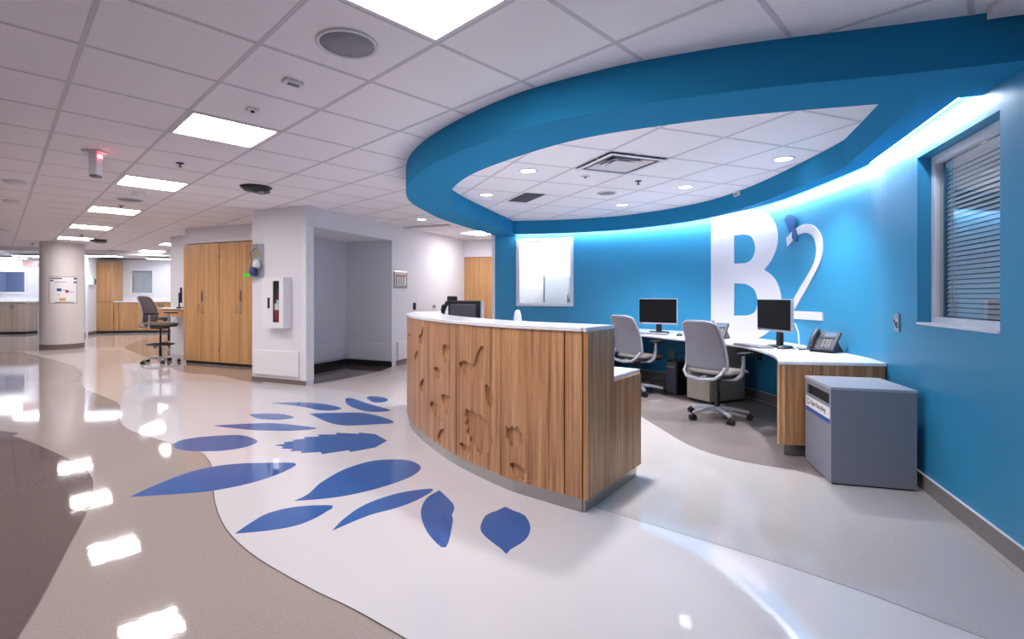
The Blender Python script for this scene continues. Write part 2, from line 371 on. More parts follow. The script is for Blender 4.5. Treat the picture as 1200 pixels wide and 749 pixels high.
seg = [(a, [r for (_, _, aa, r) in tiles if aa in (a, a-1)]) for a in range(-13, 20)]
for a, rs in seg:
    if not rs: continue
    (x0, y0), (x1, y1) = grid(a, min(rs)), grid(a, max(rs)+1); bar(x0, y0, x1, y1, ZC-.002)
for r in range(-8, 30):
    as_ = [a for (_, _, a, rr) in tiles if rr in (r, r-1)]
    if not as_: continue
    (x0, y0), (x1, y1) = grid(min(as_), r), grid(max(as_)+1, r); bar(x0, y0, x1, y1, ZC-.0015)
# inner ceiling inside the ring: its own grid, 21 degrees, a few mm lower
TH2 = math.radians(21); E1, E2 = Vector((math.cos(TH2), math.sin(TH2))), Vector((-math.sin(TH2), math.cos(TH2)))
ZI = ZC-.012
def g2(i, j): return E1*(i-.03)*TS+E2*(j-.17)*TS
def clip(poly, conv):
    out = poly
    for k in range(len(conv)):
        a, b = conv[k], conv[(k+1) % len(conv)]; inp = out; out = []
        sd = lambda p: (b[0]-a[0])*(p[1]-a[1])-(b[1]-a[1])*(p[0]-a[0])
        for i in range(len(inp)):
            p, q = inp[i], inp[(i+1) % len(inp)]; dp, dq = sd(p), sd(q)
            if dp >= 0: out.append(p)
            if dp*dq < 0:
                t = dp/(dp-dq); out.append((p[0]+(q[0]-p[0])*t, p[1]+(q[1]-p[1])*t))
        if not out: return []
    return out
def hull(P):
    P = sorted(set((round(p[0], 4), round(p[1], 4)) for p in P)); lo = []; up = []
    def cr3(o, a, b): return (a[0]-o[0])*(b[1]-o[1])-(a[1]-o[1])*(b[0]-o[0])
    for p in P:
        while len(lo) > 1 and cr3(lo[-2], lo[-1], p) <= 0: lo.pop()
        lo.append(p)
    for p in P[::-1]:
        while len(up) > 1 and cr3(up[-2], up[-1], p) <= 0: up.pop()
        up.append(p)
    return lo[:-1]+up[:-1]
HULL = hull(region); DIFF_IJ = (4, 6)
for i in range(-4, 10):
    for j in range(0, 18):
        if (i, j) == DIFF_IJ: continue
        g = .012/TS
        P = clip([tuple(g2(i+a, j+b)) for a, b in ((g, g), (1-g, g), (1-g, 1-g), (g, 1-g))], HULL)
        if len(P) >= 3 and abs(sum(P[k][0]*P[(k+1) % len(P)][1]-P[(k+1) % len(P)][0]*P[k][1] for k in range(len(P)))) > .004:
            MB().prism(P, ZI, ZI+.010).build('ceiling_tile', M_TILE, ceil)
def clipseg(p, q):
    t0, t1 = 0, 1
    for k in range(len(HULL)):
        a, b = HULL[k], HULL[(k+1) % len(HULL)]
        sd = lambda s: (b[0]-a[0])*(s[1]-a[1])-(b[1]-a[1])*(s[0]-a[0])
        dp, dq = sd(p), sd(q)
        if dp < 0 and dq < 0: return None
        if dp < 0: t0 = max(t0, dp/(dp-dq))
        elif dq < 0: t1 = min(t1, dp/(dp-dq))
    return (p.lerp(q, t0), p.lerp(q, t1)) if t1 > t0 else None
for i in range(-4, 11):
    c = clipseg(g2(i, -2), g2(i, 20))
    if c: bar(c[0].x, c[0].y, c[1].x, c[1].y, ZI-.002)
for j in range(-2, 20):
    c = clipseg(g2(-6, j), g2(14, j))
    if c: bar(c[0].x, c[0].y, c[1].x, c[1].y, ZI-.0015)
# blue ring soffit and the thin valance in front of the cove
def soffit_ring():
    mb = MB(); n = midN; vs = []
    for a, b in zip(OR, IR): vs += [(a.x, a.y, ZS), (b.x, b.y, ZS), (b.x, b.y, ZC+.02), (a.x, a.y, ZC+.02)]
    fs = [(i*4+k, i*4+4+k, i*4+4+(k+1) % 4, i*4+(k+1) % 4) for i in range(n) for k in range(4)]+[(0, 1, 2, 3), tuple(n*4+k for k in (3, 2, 1, 0))]
    o = mb.add(vs, [f[::-1] for f in fs]).build('soffit', M_BLUEFLAT, ceil); o['label'] = 'curved blue dropped soffit'
soffit_ring()
sv = [VAL.s_of_u(u) for u in (602, 721, 828, 900, 1000, 1077)]; wv = [.04, .04, .06, .17, .15, .17]
def valw(q):
    if q <= sv[0]: return wv[0]
    for k in range(5):
        if q <= sv[k+1]: return wv[k]+(wv[k+1]-wv[k])*(q-sv[k])/(sv[k+1]-sv[k])
    return wv[-1]
mb = MB(); vs = []; n = 110
for i in range(n+1):
    q = VAL.L*i/n; a = VAL.at(q); b = VAL.off(q, -valw(q))
    vs += [(a.x, a.y, ZS+.002), (b.x, b.y, ZS+.002), (b.x, b.y, ZS+.05), (a.x+(b.x-a.x)*.2, a.y+(b.y-a.y)*.2, ZS+.06), (a.x+(b.x-a.x)*.2, a.y+(b.y-a.y)*.2, ZC), (a.x, a.y, ZC)]
mb.add(vs, [(i*6+k, i*6+6+k, i*6+6+(k+1) % 6, i*6+(k+1) % 6) for i in range(n) for k in range(6)]+[(5, 4, 3, 2, 1, 0), tuple(n*6+k for k in range(6))])
o = mb.build('valance', M_BLUEFLAT, ceil); o['label'] = 'blue valance hiding the cove light'
led = empty('cove_light_strip', (2.9, 5.3, ZS+.06), 0, 'cool white light strip hidden behind the blue valance, washing the wall', 'light strip')
mb = MB(); vs = []; n = 90; q1 = VAL.L-.03
for i in range(n+1):
    q = .12+(q1-.12)*i/n; d = valw(q); hl = .016+.018*min(1, max(0, (q-sv[1])/(sv[4]-sv[1]))); b0 = VAL.off(q, -(d+.003)); b1 = VAL.off(q, -(d+.016))
    vs += [(b0.x, b0.y, ZS+.012), (b1.x, b1.y, ZS+.012), (b1.x, b1.y, ZS+.012+hl), (b0.x, b0.y, ZS+.012+hl)]
mb.add(vs, [(i*4+k, i*4+4+k, i*4+4+(k+1) % 4, i*4+(k+1) % 4) for i in range(n) for k in range(4)]+[(3, 2, 1, 0), tuple(n*4+k for k in range(4))])
mb.build('diffuser', E_COVE, led, world=True)

# ---------------------------------------------------------------- walls
W1 = dict(u=(605, 672), z=(1.06, 2.185)); W2 = dict(u=(1075, 1172), z=(1.045, 2.125))
for w in (W1, W2): w['s'] = tuple(WALL.s_of_u(u) for u in w['u'])
wall_s1 = WALL.L
def wall_cells(curve, wins, thick, ztop, step=.08):
    ss = set([0, curve.L]); q = 0
    while q < curve.L: ss.add(q); q += step
    ss = sorted(s for s in ss if not any(abs(s-e) < step*.45 and s not in (0, curve.L) for w in wins for e in w['s']))
    ss = sorted(set(ss) | set(e for w in wins for e in w['s'])); zs = sorted(set([0, ztop] + [z for w in wins for z in w['z']]))
    nS, nZ = len(ss), len(zs); full = {}
    for i in range(nS-1):
        for k in range(nZ-1):
            cs, cz = (ss[i]+ss[i+1])/2, (zs[k]+zs[k+1])/2
            full[i, k] = not any(w['s'][0] < cs < w['s'][1] and w['z'][0] < cz < w['z'][1] for w in wins)
    mb = MB(); vs = []
    for i in range(nS):
        a, b = curve.at(ss[i]), curve.off(ss[i], -thick)
        for k in range(nZ): vs += [(a.x, a.y, zs[k]), (b.x, b.y, zs[k])]
    I = lambda i, k, o: (i*nZ+k)*2+o
    fs = []
    for (i, k), ok in full.items():
        if not ok: continue
        fs += [(I(i,k,0), I(i,k+1,0), I(i+1,k+1,0), I(i+1,k,0)), (I(i,k,1), I(i+1,k,1), I(i+1,k+1,1), I(i,k+1,1))]
        if not full.get((i-1, k)): fs.append((I(i,k,0), I(i,k,1), I(i,k+1,1), I(i,k+1,0)))
        if not full.get((i+1, k)): fs.append((I(i+1,k,0), I(i+1,k+1,0), I(i+1,k+1,1), I(i+1,k,1)))
        if not full.get((i, k-1)): fs.append((I(i,k,0), I(i+1,k,0), I(i+1,k,1), I(i,k,1)))
        if not full.get((i, k+1)): fs.append((I(i,k+1,0), I(i,k+1,1), I(i+1,k+1,1), I(i+1,k+1,0)))
    return mb.add(vs, fs)
wall_r = wall_cells(WALL, (W1, W2), .15, ZC+.02).build('wall_right', M_BLUE); tag(wall_r, kind='structure')
# the coved baseboard along it
b = WALL.band(.02, WALL.L-.05, .0, .012, .0, .105, .08).build('baseboard_right', M_BASEGREY); tag(b, kind='structure')
mb = WALL.band(.02, WALL.L-.05, .012, .045, .0, .006, .08).build('cove_lip', F_PALE, b)
mb = WALL.band(.02, WALL.L-.05, .0, .014, .105, .109, .08).build('top_bead', M_TRIM, b)
p0 = WALL.at(0); cg = box('corner_guard', M_GUARD, wall_r, p0.x-.05, p0.x-.004, p0.y-.01, p0.y+.14, 0, ZS)
# block of white walls with the alcove
AX = math.radians(66); D66 = Vector((math.cos(AX), math.sin(AX))); D24 = Vector((math.sin(AX), -math.cos(AX)))   # D24: right-and-near
K = Vector((-2.56, 6.91))
def slab(name, a, b, th, z0, z1, m, parent=None, kind=None, world=True, bevel=0):
    """vertical slab from a to b in plan, thickness to the left of travel"""
    a, b = Vector(a), Vector(b); t = (b-a).normalized(); n = Vector((-t.y, t.x))*th
    o = MB().prism([tuple(a), tuple(b), tuple(b+n), tuple(a+n)], z0, z1).build(name, m, parent, bevel, world=world and parent is not None)
    if kind: o['kind'] = kind
    return o
blk = empty('wall_center', (K.x, K.y, 0), kind='structure')
BL = K-D24*1.03                                       # left end of the front face
A1 = K+D66*.14; A2 = K+D66*2.0                        # alcove opening along the side face
WD = 1.0
slab('wall_face', K, BL, -.12, 0, ZC, M_WHITE, blk)
slab('wall_return', BL+D66*.125, BL+D66*2.2, -.02, 0, ZC, M_WHITE, blk)
slab('corner_post', K+D66*.12, A1, .12, 0, 2.2, M_WHITE, blk)
slab('header', K+D66*.121, A2, .12, 2.2, ZC, M_WHITE, blk)
slab('alcove_side', A2-D24*WD, A2, .12, 0, ZC, M_WHITE, blk)
slab('alcove_back', A1-D24*WD, A2-D24*WD, .008, 0, ZC, M_WHITE, blk)
slab('alcove_near_side', A1-D24*WD, A1-D24*.12, -.02, 0, ZC, M_WHITE, blk)
pts = [A1-D24*WD, A2-D24*WD, A2-D24*.121, A1-D24*.121]
MB().prism([tuple(p) for p in pts], 2.2, 2.24).build('alcove_ceiling', M_WHITE, blk, world=True)
# dark floor of the alcove, bowed front edge
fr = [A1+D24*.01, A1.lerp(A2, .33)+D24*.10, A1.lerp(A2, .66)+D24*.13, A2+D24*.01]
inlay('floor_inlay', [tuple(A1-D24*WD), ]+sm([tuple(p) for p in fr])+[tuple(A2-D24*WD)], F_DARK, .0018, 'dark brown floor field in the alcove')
# corner guards (vertical) and crash-rail boards
slab('corner_guard', K+D66*.0+D24*.006, K+D66*.14+D24*.006, .006, .06, 2.2, M_GUARD, blk)
slab('corner_guard', K-D24*.09-D66*.006, K-D66*.006+D24*.006, .006, .06, 2.2, M_GUARD, blk)
def board(a, b, z0, z1, parent, d=.03):
    slab('crash_board', a, b, d, z0, z1, M_GUARD, parent, bevel=.012)
nF = -D66
board(BL+D24*.06+nF*.03, K-D24*.12+nF*.03, .10, .46, blk)
board(A2-D24*.92-D66*.03, A2-D24*.09-D66*.03, .10, .40, blk)
board(A1-D24*(WD-.03)+D66*.02, A2-D24*(WD-.03)-D66*.1, .12, .42, blk)
def base(name, a, b, z=.09, th=.012, m=M_BASE): slab('base_strip', a, b, th, 0, z, m, name)
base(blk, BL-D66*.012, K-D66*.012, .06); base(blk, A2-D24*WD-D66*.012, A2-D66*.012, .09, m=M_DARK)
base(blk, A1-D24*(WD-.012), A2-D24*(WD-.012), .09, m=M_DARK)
# corridor wall and its end wall with the door
cor = empty('wall_corridor', (A2.x, A2.y, 0), kind='structure'); CE1 = A2+D66*2.75
slab('wall_face', A2+D66*.121, CE1, .12, 0, ZC, M_WHITE, cor)
board(A2+D66*.15+D24*.03, A2+D66*1.6+D24*.03, .10, .42, cor)
base(cor, A2+D66*.125+D24*.012, CE1+D24*.012, .09, m=M_BASEGREY)
DE = math.radians(-14); T = Vector((math.cos(DE), math.sin(DE))); NB = Vector((-T.y, T.x))
ce = empty('wall_corridor_end', (CE1.x, CE1.y, 0), kind='structure')
def on_end(u):      # distance along the end wall for a picture column
    k = (u-CX)/FPX; return (CE1.x-k*CE1.y)/(k*T.y-T.x)
dA, dB = on_end(541), on_end(541)+.95
slab('wall_face', CE1-T*.1, CE1+T*dA, .12, 0, ZC, M_WHITE, ce); slab('wall_face', CE1+T*dB, CE1+T*3.4, .12, 0, ZC, M_WHITE, ce)
slab('lintel', CE1+T*dA, CE1+T*dB, .12, 2.13, ZC, M_WHITE, ce)
door = empty('door_1', tuple(CE1+T*dA)+(0,), kind='structure')
slab('door_leaf', CE1+T*(dA+.035)+NB*.03, CE1+T*(dB-.035)+NB*.03, .045, .01, 2.10, M_MAPLE, door)
for q in (dA, dB-.035): slab('door_frame', CE1+T*q-NB*.015, CE1+T*(q+.035)-NB*.015, .135, 0, 2.13, M_WHITE, door)
slab('door_frame', CE1+T*(dA+.035)-NB*.015, CE1+T*(dB-.035)-NB*.015, .135, 2.10, 2.13, M_WHITE, door)
q = CE1+T*(dB-.10)+NB*.03-Vector(door.location[:2])
MB().cyl((q.x, q.y, 1.0), (q.x-NB.x*.05, q.y-NB.y*.05, 1.0), .022).cyl((q.x-NB.x*.05, q.y-NB.y*.05, 1.0), (q.x-NB.x*.05-T.x*.11, q.y-NB.y*.05-T.y*.11, 1.0), .01).build('door_handle', M_STEEL, door)
# ceiling header across the corridor
h0, h1 = Vector(CE(464, 266)), Vector(CE(525, 262.5))
slab('header_strip', h0, h1, .1, ZC-.03, ZC, M_BAR, ceil)
# wall the tall cabinets stand against, pilaster left of them
CB0, CB1 = Vector(FL(215, 425)), Vector(FL(293.7, 431)); CT = (CB1-CB0).normalized(); CN = Vector((-CT.y, CT.x))
wc = empty('wall_cabinets', (CB0.x, CB0.y, 0), kind='structure')
slab('wall_face', CB0+CN*.52-CT*.05, CB1+CN*.52+CT*.6, .1, 0, ZC, M_WHITE, wc)
slab('bulkhead', CB0+CN*.03, CB1+CN*.03+CT*.55, .45, 2.19, ZC, M_WHITE, wc)
slab('pilaster', (-6.80, 10.62), Vector((-6.80, 10.62))+CT*1.3, .5, 0, ZC, M_WHITE, wc)
# far wall; the hall goes on behind the camera and to the left
FA, FB = Vector((-20, 15.9)), Vector((-7.0, 18.1)); FT = (FB-FA).normalized(); FN = Vector((-FT.y, FT.x))
def far_s(u):
    k = (u-CX)/FPX; return (FA.x-k*FA.y)/(k*FT.y-FT.x)
wf = empty('wall_far', (FA.x, FA.y, 0), kind='structure')
def fz(v, s): return H-(v-V0)/FPX*(FA+FT*s).y
def far_slab(name, u0, u1, z0, z1, m, parent, front, th, bevel=0):
    a, b = FA+FT*far_s(u0)-FN*front, FA+FT*far_s(u1)-FN*front
    return slab(name, a, b, th, z0, z1, m, parent, bevel=bevel)
WFL = ((-12, 32, 1.30, 2.10), (152, 181, 1.28, 2.16))     # window openings in the far wall
def far_wall():
    edges = [-60, WFL[0][0], WFL[0][1], WFL[1][0], WFL[1][1], 290]
    for k in range(5):
        u0, u1 = edges[k], edges[k+1]
        if k in (1, 3):
            w = WFL[0 if k == 1 else 1]
            far_slab('wall_face', u0, u1, 0, w[2], M_WHITE, wf, 0, .12); far_slab('wall_face', u0, u1, w[3], ZC, M_WHITE, wf, 0, .12)
        else: far_slab('wall_face', u0, u1, 0, ZC, M_WHITE, wf, 0, .12)
far_wall()
# ---------------------------------------------------------------- windows
def window(name, a, b, z0, z1, fw, proud, depth, frame_m, split=None):
    a, b = Vector(a), Vector(b); t = b-a; w = t.length; o = empty(name, (a.x, a.y, z0), math.atan2(t.y, t.x), kind='structure')
    h = z1-z0; y0, y1 = -proud, depth
    box('frame_bar', frame_m, o, 0, w, y0, y1, 0, fw, .004); box('frame_bar', frame_m, o, 0, w, y0, y1, h-fw, h, .004)
    box('frame_bar', frame_m, o, 0, fw, y0, y1, fw, h-fw, .004); box('frame_bar', frame_m, o, w-fw, w, y0, y1, fw, h-fw, .004)
    box('pane', M_GLASS, o, fw, w-fw, (y0+y1)/2, (y0+y1)/2+.006, fw, h-fw)
    return o, w, h
w1, ww, hh = window('window_1', WALL.at(W1['s'][0]), WALL.at(W1['s'][1]), *W1['z'], .055, .02, .06, M_ALU)
# the white room seen through it
rm = empty('wall_window_room', w1.location, w1.rotation_euler.z, kind='structure'); rm.location.z = 0
box('wall_face', M_PAPER, rm, -.12, 2.3, 1.35, 1.45, 0, 2.6); box('wall_face', M_PAPER, rm, -.22, -.12, .17, 1.45, 0, 2.6)
box('wall_face', M_PAPER, rm, 2.3, 2.4, .17, 1.45, 0, 2.6); box('floor_slab', F_PALE, rm, -.2, 2.4, .17, 1.45, -.05, .0); box('ceiling_slab', M_TRIM, rm, -.2, 2.4, .17, 1.45, 2.6, 2.65)
lp = empty('ceiling_light', (w1.location.x+.75, w1.location.y+.55, 2.44), w1.rotation_euler.z, 'bright light panel in the white room behind the blue wall window', 'ceiling light')
box('diffuser', emitter('room_light', (1, .99, 1), 13), lp, -.3, .3, -.3, .3, 0, .01)
cbd = empty('white_cabinet', (0, 0, 0), 0, 'plain white cabinet seen through the window of the blue wall', 'cabinet')
cbd.location = w1.matrix_basis @ Vector((.36, 1.0, 0)); cbd.location.z = 0; cbd.rotation_euler.z = w1.rotation_euler.z
box('body', M_PAPER, cbd, 0, .9, 0, .34, 0, 1.62, .004); box('door', M_PAPER, cbd, .012, .445, -.02, 0, .1, 1.60, .004); box('door', M_PAPER, cbd, .455, .888, -.02, 0, .1, 1.60, .004)
box('door_handle', M_DKGREY, cbd, .42, .432, -.05, -.02, 1.1, 1.25)
box('edge_trim', M_GREYM, cbd, -.015, 0, -.02, .0, 0, 1.62)
box('window_latch', M_BLACK, w1, ww-.075, ww-.058, -.03, -.02, .07, .13)
# right window: set back in its reveal, blinds behind the pane
a2, b2 = WALL.off(W2['s'][0]+.004, -.07), WALL.off(W2['s'][1]-.004, -.07)
w2, ww2, hh2 = window('window_2', a2, b2, W2['z'][0]+.002, W2['z'][1]-.002, .052, .0, .045, M_ALU)
box('sill', M_ALU, w2, 0, ww2, -.078, 0, .0, .014, .003)
box('latch', M_BLACK, w2, ww2-.11, ww2-.07, -.006, 0, .10, .125)
bl = empty('window_blind', w2.location, w2.rotation_euler.z, 'grey slatted venetian blind behind the pane of the blue wall window', 'blind')
box('head_rail', M_SLAT, bl, .06, ww2-.06, .05, .076, hh2-.09, hh2-.055)
nsl = 33; sl = MB(); vs = []
for k in range(5):
    t = (k/4-.5); vs += [(.062, t*.026*.45, t*.026*.9+.002*(1-4*t*t)), (ww2-.062, t*.026*.45, t*.026*.9+.002*(1-4*t*t))]
sl.add(vs, [(2*k, 2*k+1, 2*k+3, 2*k+2) for k in range(4)], True); slme = sl.mesh('slat', M_SLAT)
for k in range(nsl):
    o = bpy.data.objects.new('slat', slme); link(o, bl); o.location = (0, .063, .07+k*(hh2-.17)/(nsl-1))
for x in (.14, .17, ww2-.2, ww2-.17): MB().cyl((x, .05, .06), (x, .05, hh2-.09), .0022, n=6).build('cord', M_PAPER, bl)
rm2 = empty('wall_blind_room', w2.location, w2.rotation_euler.z, kind='structure'); rm2.location.z = 0
box('wall_face', mat('room_grey', (120, 124, 132), .7), rm2, -.4, 1.4, 1.2, 1.3, 0, 2.5); box('wall_face', MATS['room_grey'], rm2, -.5, -.4, .10, 1.3, 0, 2.5)
box('wall_face', MATS['room_grey'], rm2, 1.4, 1.5, .10, 1.3, 0, 2.5); box('ceiling_slab', MATS['room_grey'], rm2, -.5, 1.5, .10, 1.3, 2.5, 2.55)
hb = empty('wooden_headboard', w2.location, w2.rotation_euler.z, 'tan wooden panel seen low behind the venetian blind', 'panel'); hb.location.z = 0
box('panel', M_MAPLE, hb, .42, 1.1, .55, .6, 0, 1.32, .006); box('rail', M_MAPLE, hb, .40, 1.12, .53, .62, 1.32, 1.36, .006)

# ---------------------------------------------------------------- the B2 sign and the bird on the curved wall
def wall_shape(name, outer, holes, m, t, parent=None, t0=.0005):
    """outline given in picture columns/rows, laid on the blue wall"""
    def conv(L):
        out = []
        for u, v in L:
            q = WALL.s_of_u(u); out.append((q, ZAT(v, WALL.at(q).y)))
        return out
    bm = bmesh.new()
    for L in [outer]+holes:
        V = [bm.verts.new((s, 0, z)) for s, z in conv(L)]
        for i in range(len(V)): bm.edges.new((V[i], V[(i+1) % len(V)]))
    bmesh.ops.triangle_fill(bm, use_beauty=True, use_dissolve=False, edges=bm.edges[:], normal=(0, -1, 0))
    s0, s1 = min(v.co.x for v in bm.verts), max(v.co.x for v in bm.verts); n = int((s1-s0)/.04)
    for i in range(1, n):
        bmesh.ops.bisect_plane(bm, geom=bm.verts[:]+bm.edges[:]+bm.faces[:], plane_co=(s0+(s1-s0)*i/n, 0, 0), plane_no=(1, 0, 0))
    r = bmesh.ops.extrude_face_region(bm, geom=bm.faces[:])
    for e in r['geom']:
        if isinstance(e, bmesh.types.BMVert): e.co.y = 1
    for v in bm.verts:
        p = WALL.off(v.co.x, t if v.co.y > .5 else t0); v.co = (p.x, p.y, v.co.z)
    bmesh.ops.recalc_face_normals(bm, faces=bm.faces[:])
    c = sum((v.co for v in bm.verts), Vector())/len(bm.verts); zmin = min(v.co.z for v in bm.verts); c.z = zmin
    for v in bm.verts: v.co -= c
    me = bpy.data.meshes.new(name); bm.to_mesh(me); bm.free(); me.materials.append(m)
    o = bpy.data.objects.new(name, me); o.location = c; return link(o, parent)
def smp(P, n=6):
    out = []; P = [Vector(p) for p in P]
    for i in range(len(P)-1):
        a, b, c, d = P[max(i-1, 0)], P[i], P[i+1], P[min(i+2, len(P)-1)]
        for k in range(n):
            t = k/n; out.append(tuple(.5*((2*b)+(c-a)*t+(2*a-5*b+4*c-d)*t*t+(-a+3*b-3*c+d)*t**3)))
    out.append(tuple(P[-1])); return out
up = smp([(872, 246.5), (893, 246.5), (905, 256), (911.5, 271), (911, 288), (905, 304), (895.5, 316.3)])
dn = smp([(895.5, 316.3), (906, 324), (913, 336), (916, 352), (913.5, 370), (904, 386), (889, 396), (868, 399)])
B_out = [(833.6, 246.5)]+up+dn[1:]+[(833.6, 401)]
k = 4.405
B_h1 = [(860.4, 276), (860.4, 309)]+smp(cr([(225, 346), (250, 341), (275, 318), (288, 278), (284, 240), (265, 208), (230, 197)], 820, 230, k))
B_h2 = [(860.4, 332), (860.4, 370)]+smp(cr([(225, 616), (255, 613), (285, 598), (300, 560), (298, 520), (280, 478), (240, 453)], 820, 230, k))
bs = wall_shape('sign_letter', B_out, [B_h1, B_h2], M_LETTER, .006)
tag(bs, 'huge white letter B on the curved blue wall', 'sign letter')
c5 = lambda L: cr(L, 905, 240, 5)
two = smp(c5([(88, 195), (120, 160), (150, 135), (185, 116), (220, 114), (255, 130), (285, 170), (297, 220), (297, 280), (284, 340), (250, 410), (200, 500), (128, 622)]))+c5([(298, 630), (300, 680), (70, 664), (70, 655)])+smp(c5([(98, 616), (160, 500), (220, 400), (250, 340), (262, 290), (262, 240), (250, 195), (225, 170), (190, 165), (160, 175), (130, 200), (93, 243)]))
ts = wall_shape('sign_number', two, [], M_LETTER, .012)
tag(ts, 'slender white number 2 on the blue wall with a bird at its tip', 'sign number')
bird = smp(c5([(74, 92), (88, 85), (93, 68), (106, 58), (126, 62), (146, 82), (148, 112), (139, 138), (151, 152), (155, 208), (147, 217), (134, 207), (126, 186), (128, 160), (118, 153), (110, 160), (98, 132), (88, 98)]), 3)
bd = wall_shape('wall_bird', bird, [], M_BIRD, .022, t0=.0125)
tag(bd, 'small flat blue bird perched on the tip of the white number 2', 'wall ornament')
q = WALL.s_of_u(905+90/5); p = WALL.off(q, .023); zz = ZAT(240+84/5, p.y)
MB().lathe([(0.0001, 0), (.006, .0), (.006, .004), (.0001, .004)], n=10).build('eye', M_TXT, bd).location = Vector((p.x, p.y, zz))-bd.location

# ---------------------------------------------------------------- ceiling fixtures
def troffer(a, r, label, group, em=E_TROF):
    x, y = grid(a+.5, r+.5); o = empty('ceiling_light', (x, y, ZC-.006), TH, label, 'ceiling light', group); h = TS/2-.012
    fb = .022
    mb = MB()
    for (x0, x1, y0, y1) in ((-h, h, -h, -h+fb), (-h, h, h-fb, h), (-h, -h+fb, -h+fb, h-fb), (h-fb, h, -h+fb, h-fb)): mb.box(x0, x1, y0, y1, 0, .03)
    mb.build('frame', M_TRIM, o); mb = MB()
    box('diffuser', em, o, -h+fb, -.003, -h+fb, h-fb, .006, .012); box('diffuser', em, o, .003, h-fb, -h+fb, h-fb, .006, .012)
    box('divider', M_TRIM, o, -.003, .003, -h+fb, h-fb, .003, .012)
    return o
ROWL = {-2: 'large square light panel beside the big round ceiling speaker', 2: 'square light panel beside the tiny sensor with black lens', 6: 'square light panel in the row, past the hanging red lamp post', 10: 'square light panel in the row just beyond the second ceiling speaker', 14: 'square light panel, second before the round column', 18: 'square light panel directly before the round column'}
for a, r in LIGHTS:
    if a == 1: troffer(a, r, ROWL[r], 'light panels in the row to the column')
    elif a == -3: troffer(a, r, 'square recessed light panel added out of view as fill over the dark brown floor', 'added fill panels over the dark floor')
    elif a == 10: troffer(a, r, 'square recessed light panel in front of the corridor door', None)
    else: troffer(a, r, 'square recessed light panel over the stool desk by the wood cabinets', 'light panels by the cabinets')
def downlight(x, y, z, label, group, watt=SPOT_W, rr=.075):
    o = empty('downlight', (x, y, z), 0, label, 'downlight', group)
    MB().lathe([(rr+.018, .0), (rr+.018, -.006), (rr, -.006), (rr-.004, .004), (rr, .004)], n=28).build('trim_ring', M_ALU, o)
    MB().lathe([(.0001, .0), (rr-.003, 0), (rr-.003, .003), (.0001, .003)], n=28).build('lens', E_DOWN, o).location.z = -.003
    if watt:
        l = bpy.data.lights.new('downlight_beam', 'SPOT'); l.energy = watt; l.spot_size = math.radians(105); l.spot_blend = .9; l.shadow_soft_size = .075; l.color = (1, .97, .96)
        lo = bpy.data.objects.new('downlight_beam', l); link(lo, o); lo.location.z = -.012
for u, v, lab in ((570, 228, 'downlight by the narrow inner end of the blue ring, beside the grille'), (619, 200, 'downlight between the return grille and the air diffuser'), (729, 240, 'downlight closest to the curved valance beyond the round speaker'), (803, 219, 'downlight beside the sprinkler inside the blue ring'), (918, 186, 'downlight inside the blue ring towards the blinded window')):
    x, y = CE(u, v, ZI); downlight(x, y, ZI-.001, lab, 'downlights inside the blue ring')
downlight(.82, 3.63, ZI-.001, 'downlight tucked behind the front band of the blue ring, over the reception desk end', 'downlights inside the blue ring')
x, y = CE(494, 257); downlight(x, y, ZC-.001, 'round recessed downlight in the corridor ceiling before the blue ring', None, 1, .07)
def speaker(x, y, z, r, label):
    o = empty('ceiling_speaker', (x, y, z), 0, label, 'speaker')
    MB().lathe([(r, 0), (r, -.008), (r-.012, -.012), (r-.02, -.006), (r-.02, 0)], n=36).build('rim', M_TRIM, o)
    MB().lathe([(.0001, -.004), (r-.02, -.004), (r-.02, 0), (.0001, 0)], n=36).build('grille', M_GRILLE, o)
    MB().lathe([(.0001, -.006), (.006, -.006), (.006, -.004), (.0001, -.004)], n=10).build('badge', M_ORNG, o)
x, y = CE(407, 51); speaker(x, y, ZC-.001, .15, 'large round grey ceiling speaker beside the nearest light panel')
x, y = CE(152, 234); speaker(x, y, ZC-.001, .15, 'round ceiling speaker between two light panels of the row')
x, y = CE(711, 226, ZI); speaker(x, y, ZI-.001, .12, 'flat round grey speaker in the ceiling inside the blue ring')
def detector(u, v, z, s, label, kind=0):
    x, y = CE(u, v, z); o = empty('ceiling_sensor', (x, y, z-.001), TH, label, 'sensor')
    if kind == 0:
        box('housing', M_TRIM, o, -s, s, -s*.6, s*.6, -.02, 0, .006); box('lens', M_GREYM, o, -s*.6, s*.6, -s*.35, s*.1, -.028, -.02, .003)
    elif kind == 1:
        box('housing', M_TRIM, o, -s, s, -s, s, -.012, 0, .004); MB().lathe([(.0001, -.022), (.012, -.022), (.012, -.012), (.0001, -.012)], n=12).build('lens', M_BLACK, o)
    else:
        MB().lathe([(s, 0), (s, -.02), (s*.7, -.035), (.0001, -.04)], n=24).build('housing', M_TRIM, o)
        MB().lathe([(s*.75, -.022), (s*.8, -.03), (s*.6, -.032)], n=24).build('vent_ring', M_GREYM, o)
detector(343, 95, ZC, .055, 'small white rectangular sensor on the ceiling beside the large speaker')
detector(296, 128, ZC, .035, 'tiny white square sensor with black lens beside a light panel', 1)
detector(686, 206, ZI, .035, 'tiny white square sensor with black lens beside the air diffuser', 1)
detector(163, 226, ZC, .07, 'small round white detector beside the second ceiling speaker', 2)
detector(17, 212, ZC, .09, 'round white detector over the dark floor, nearer of the pair', 2)
detector(14, 235, ZC, .09, 'round white detector over the dark floor, farther of the pair', 2)
detector(8, 269, ZC, .09, 'round white detector near the far bulkhead', 2)
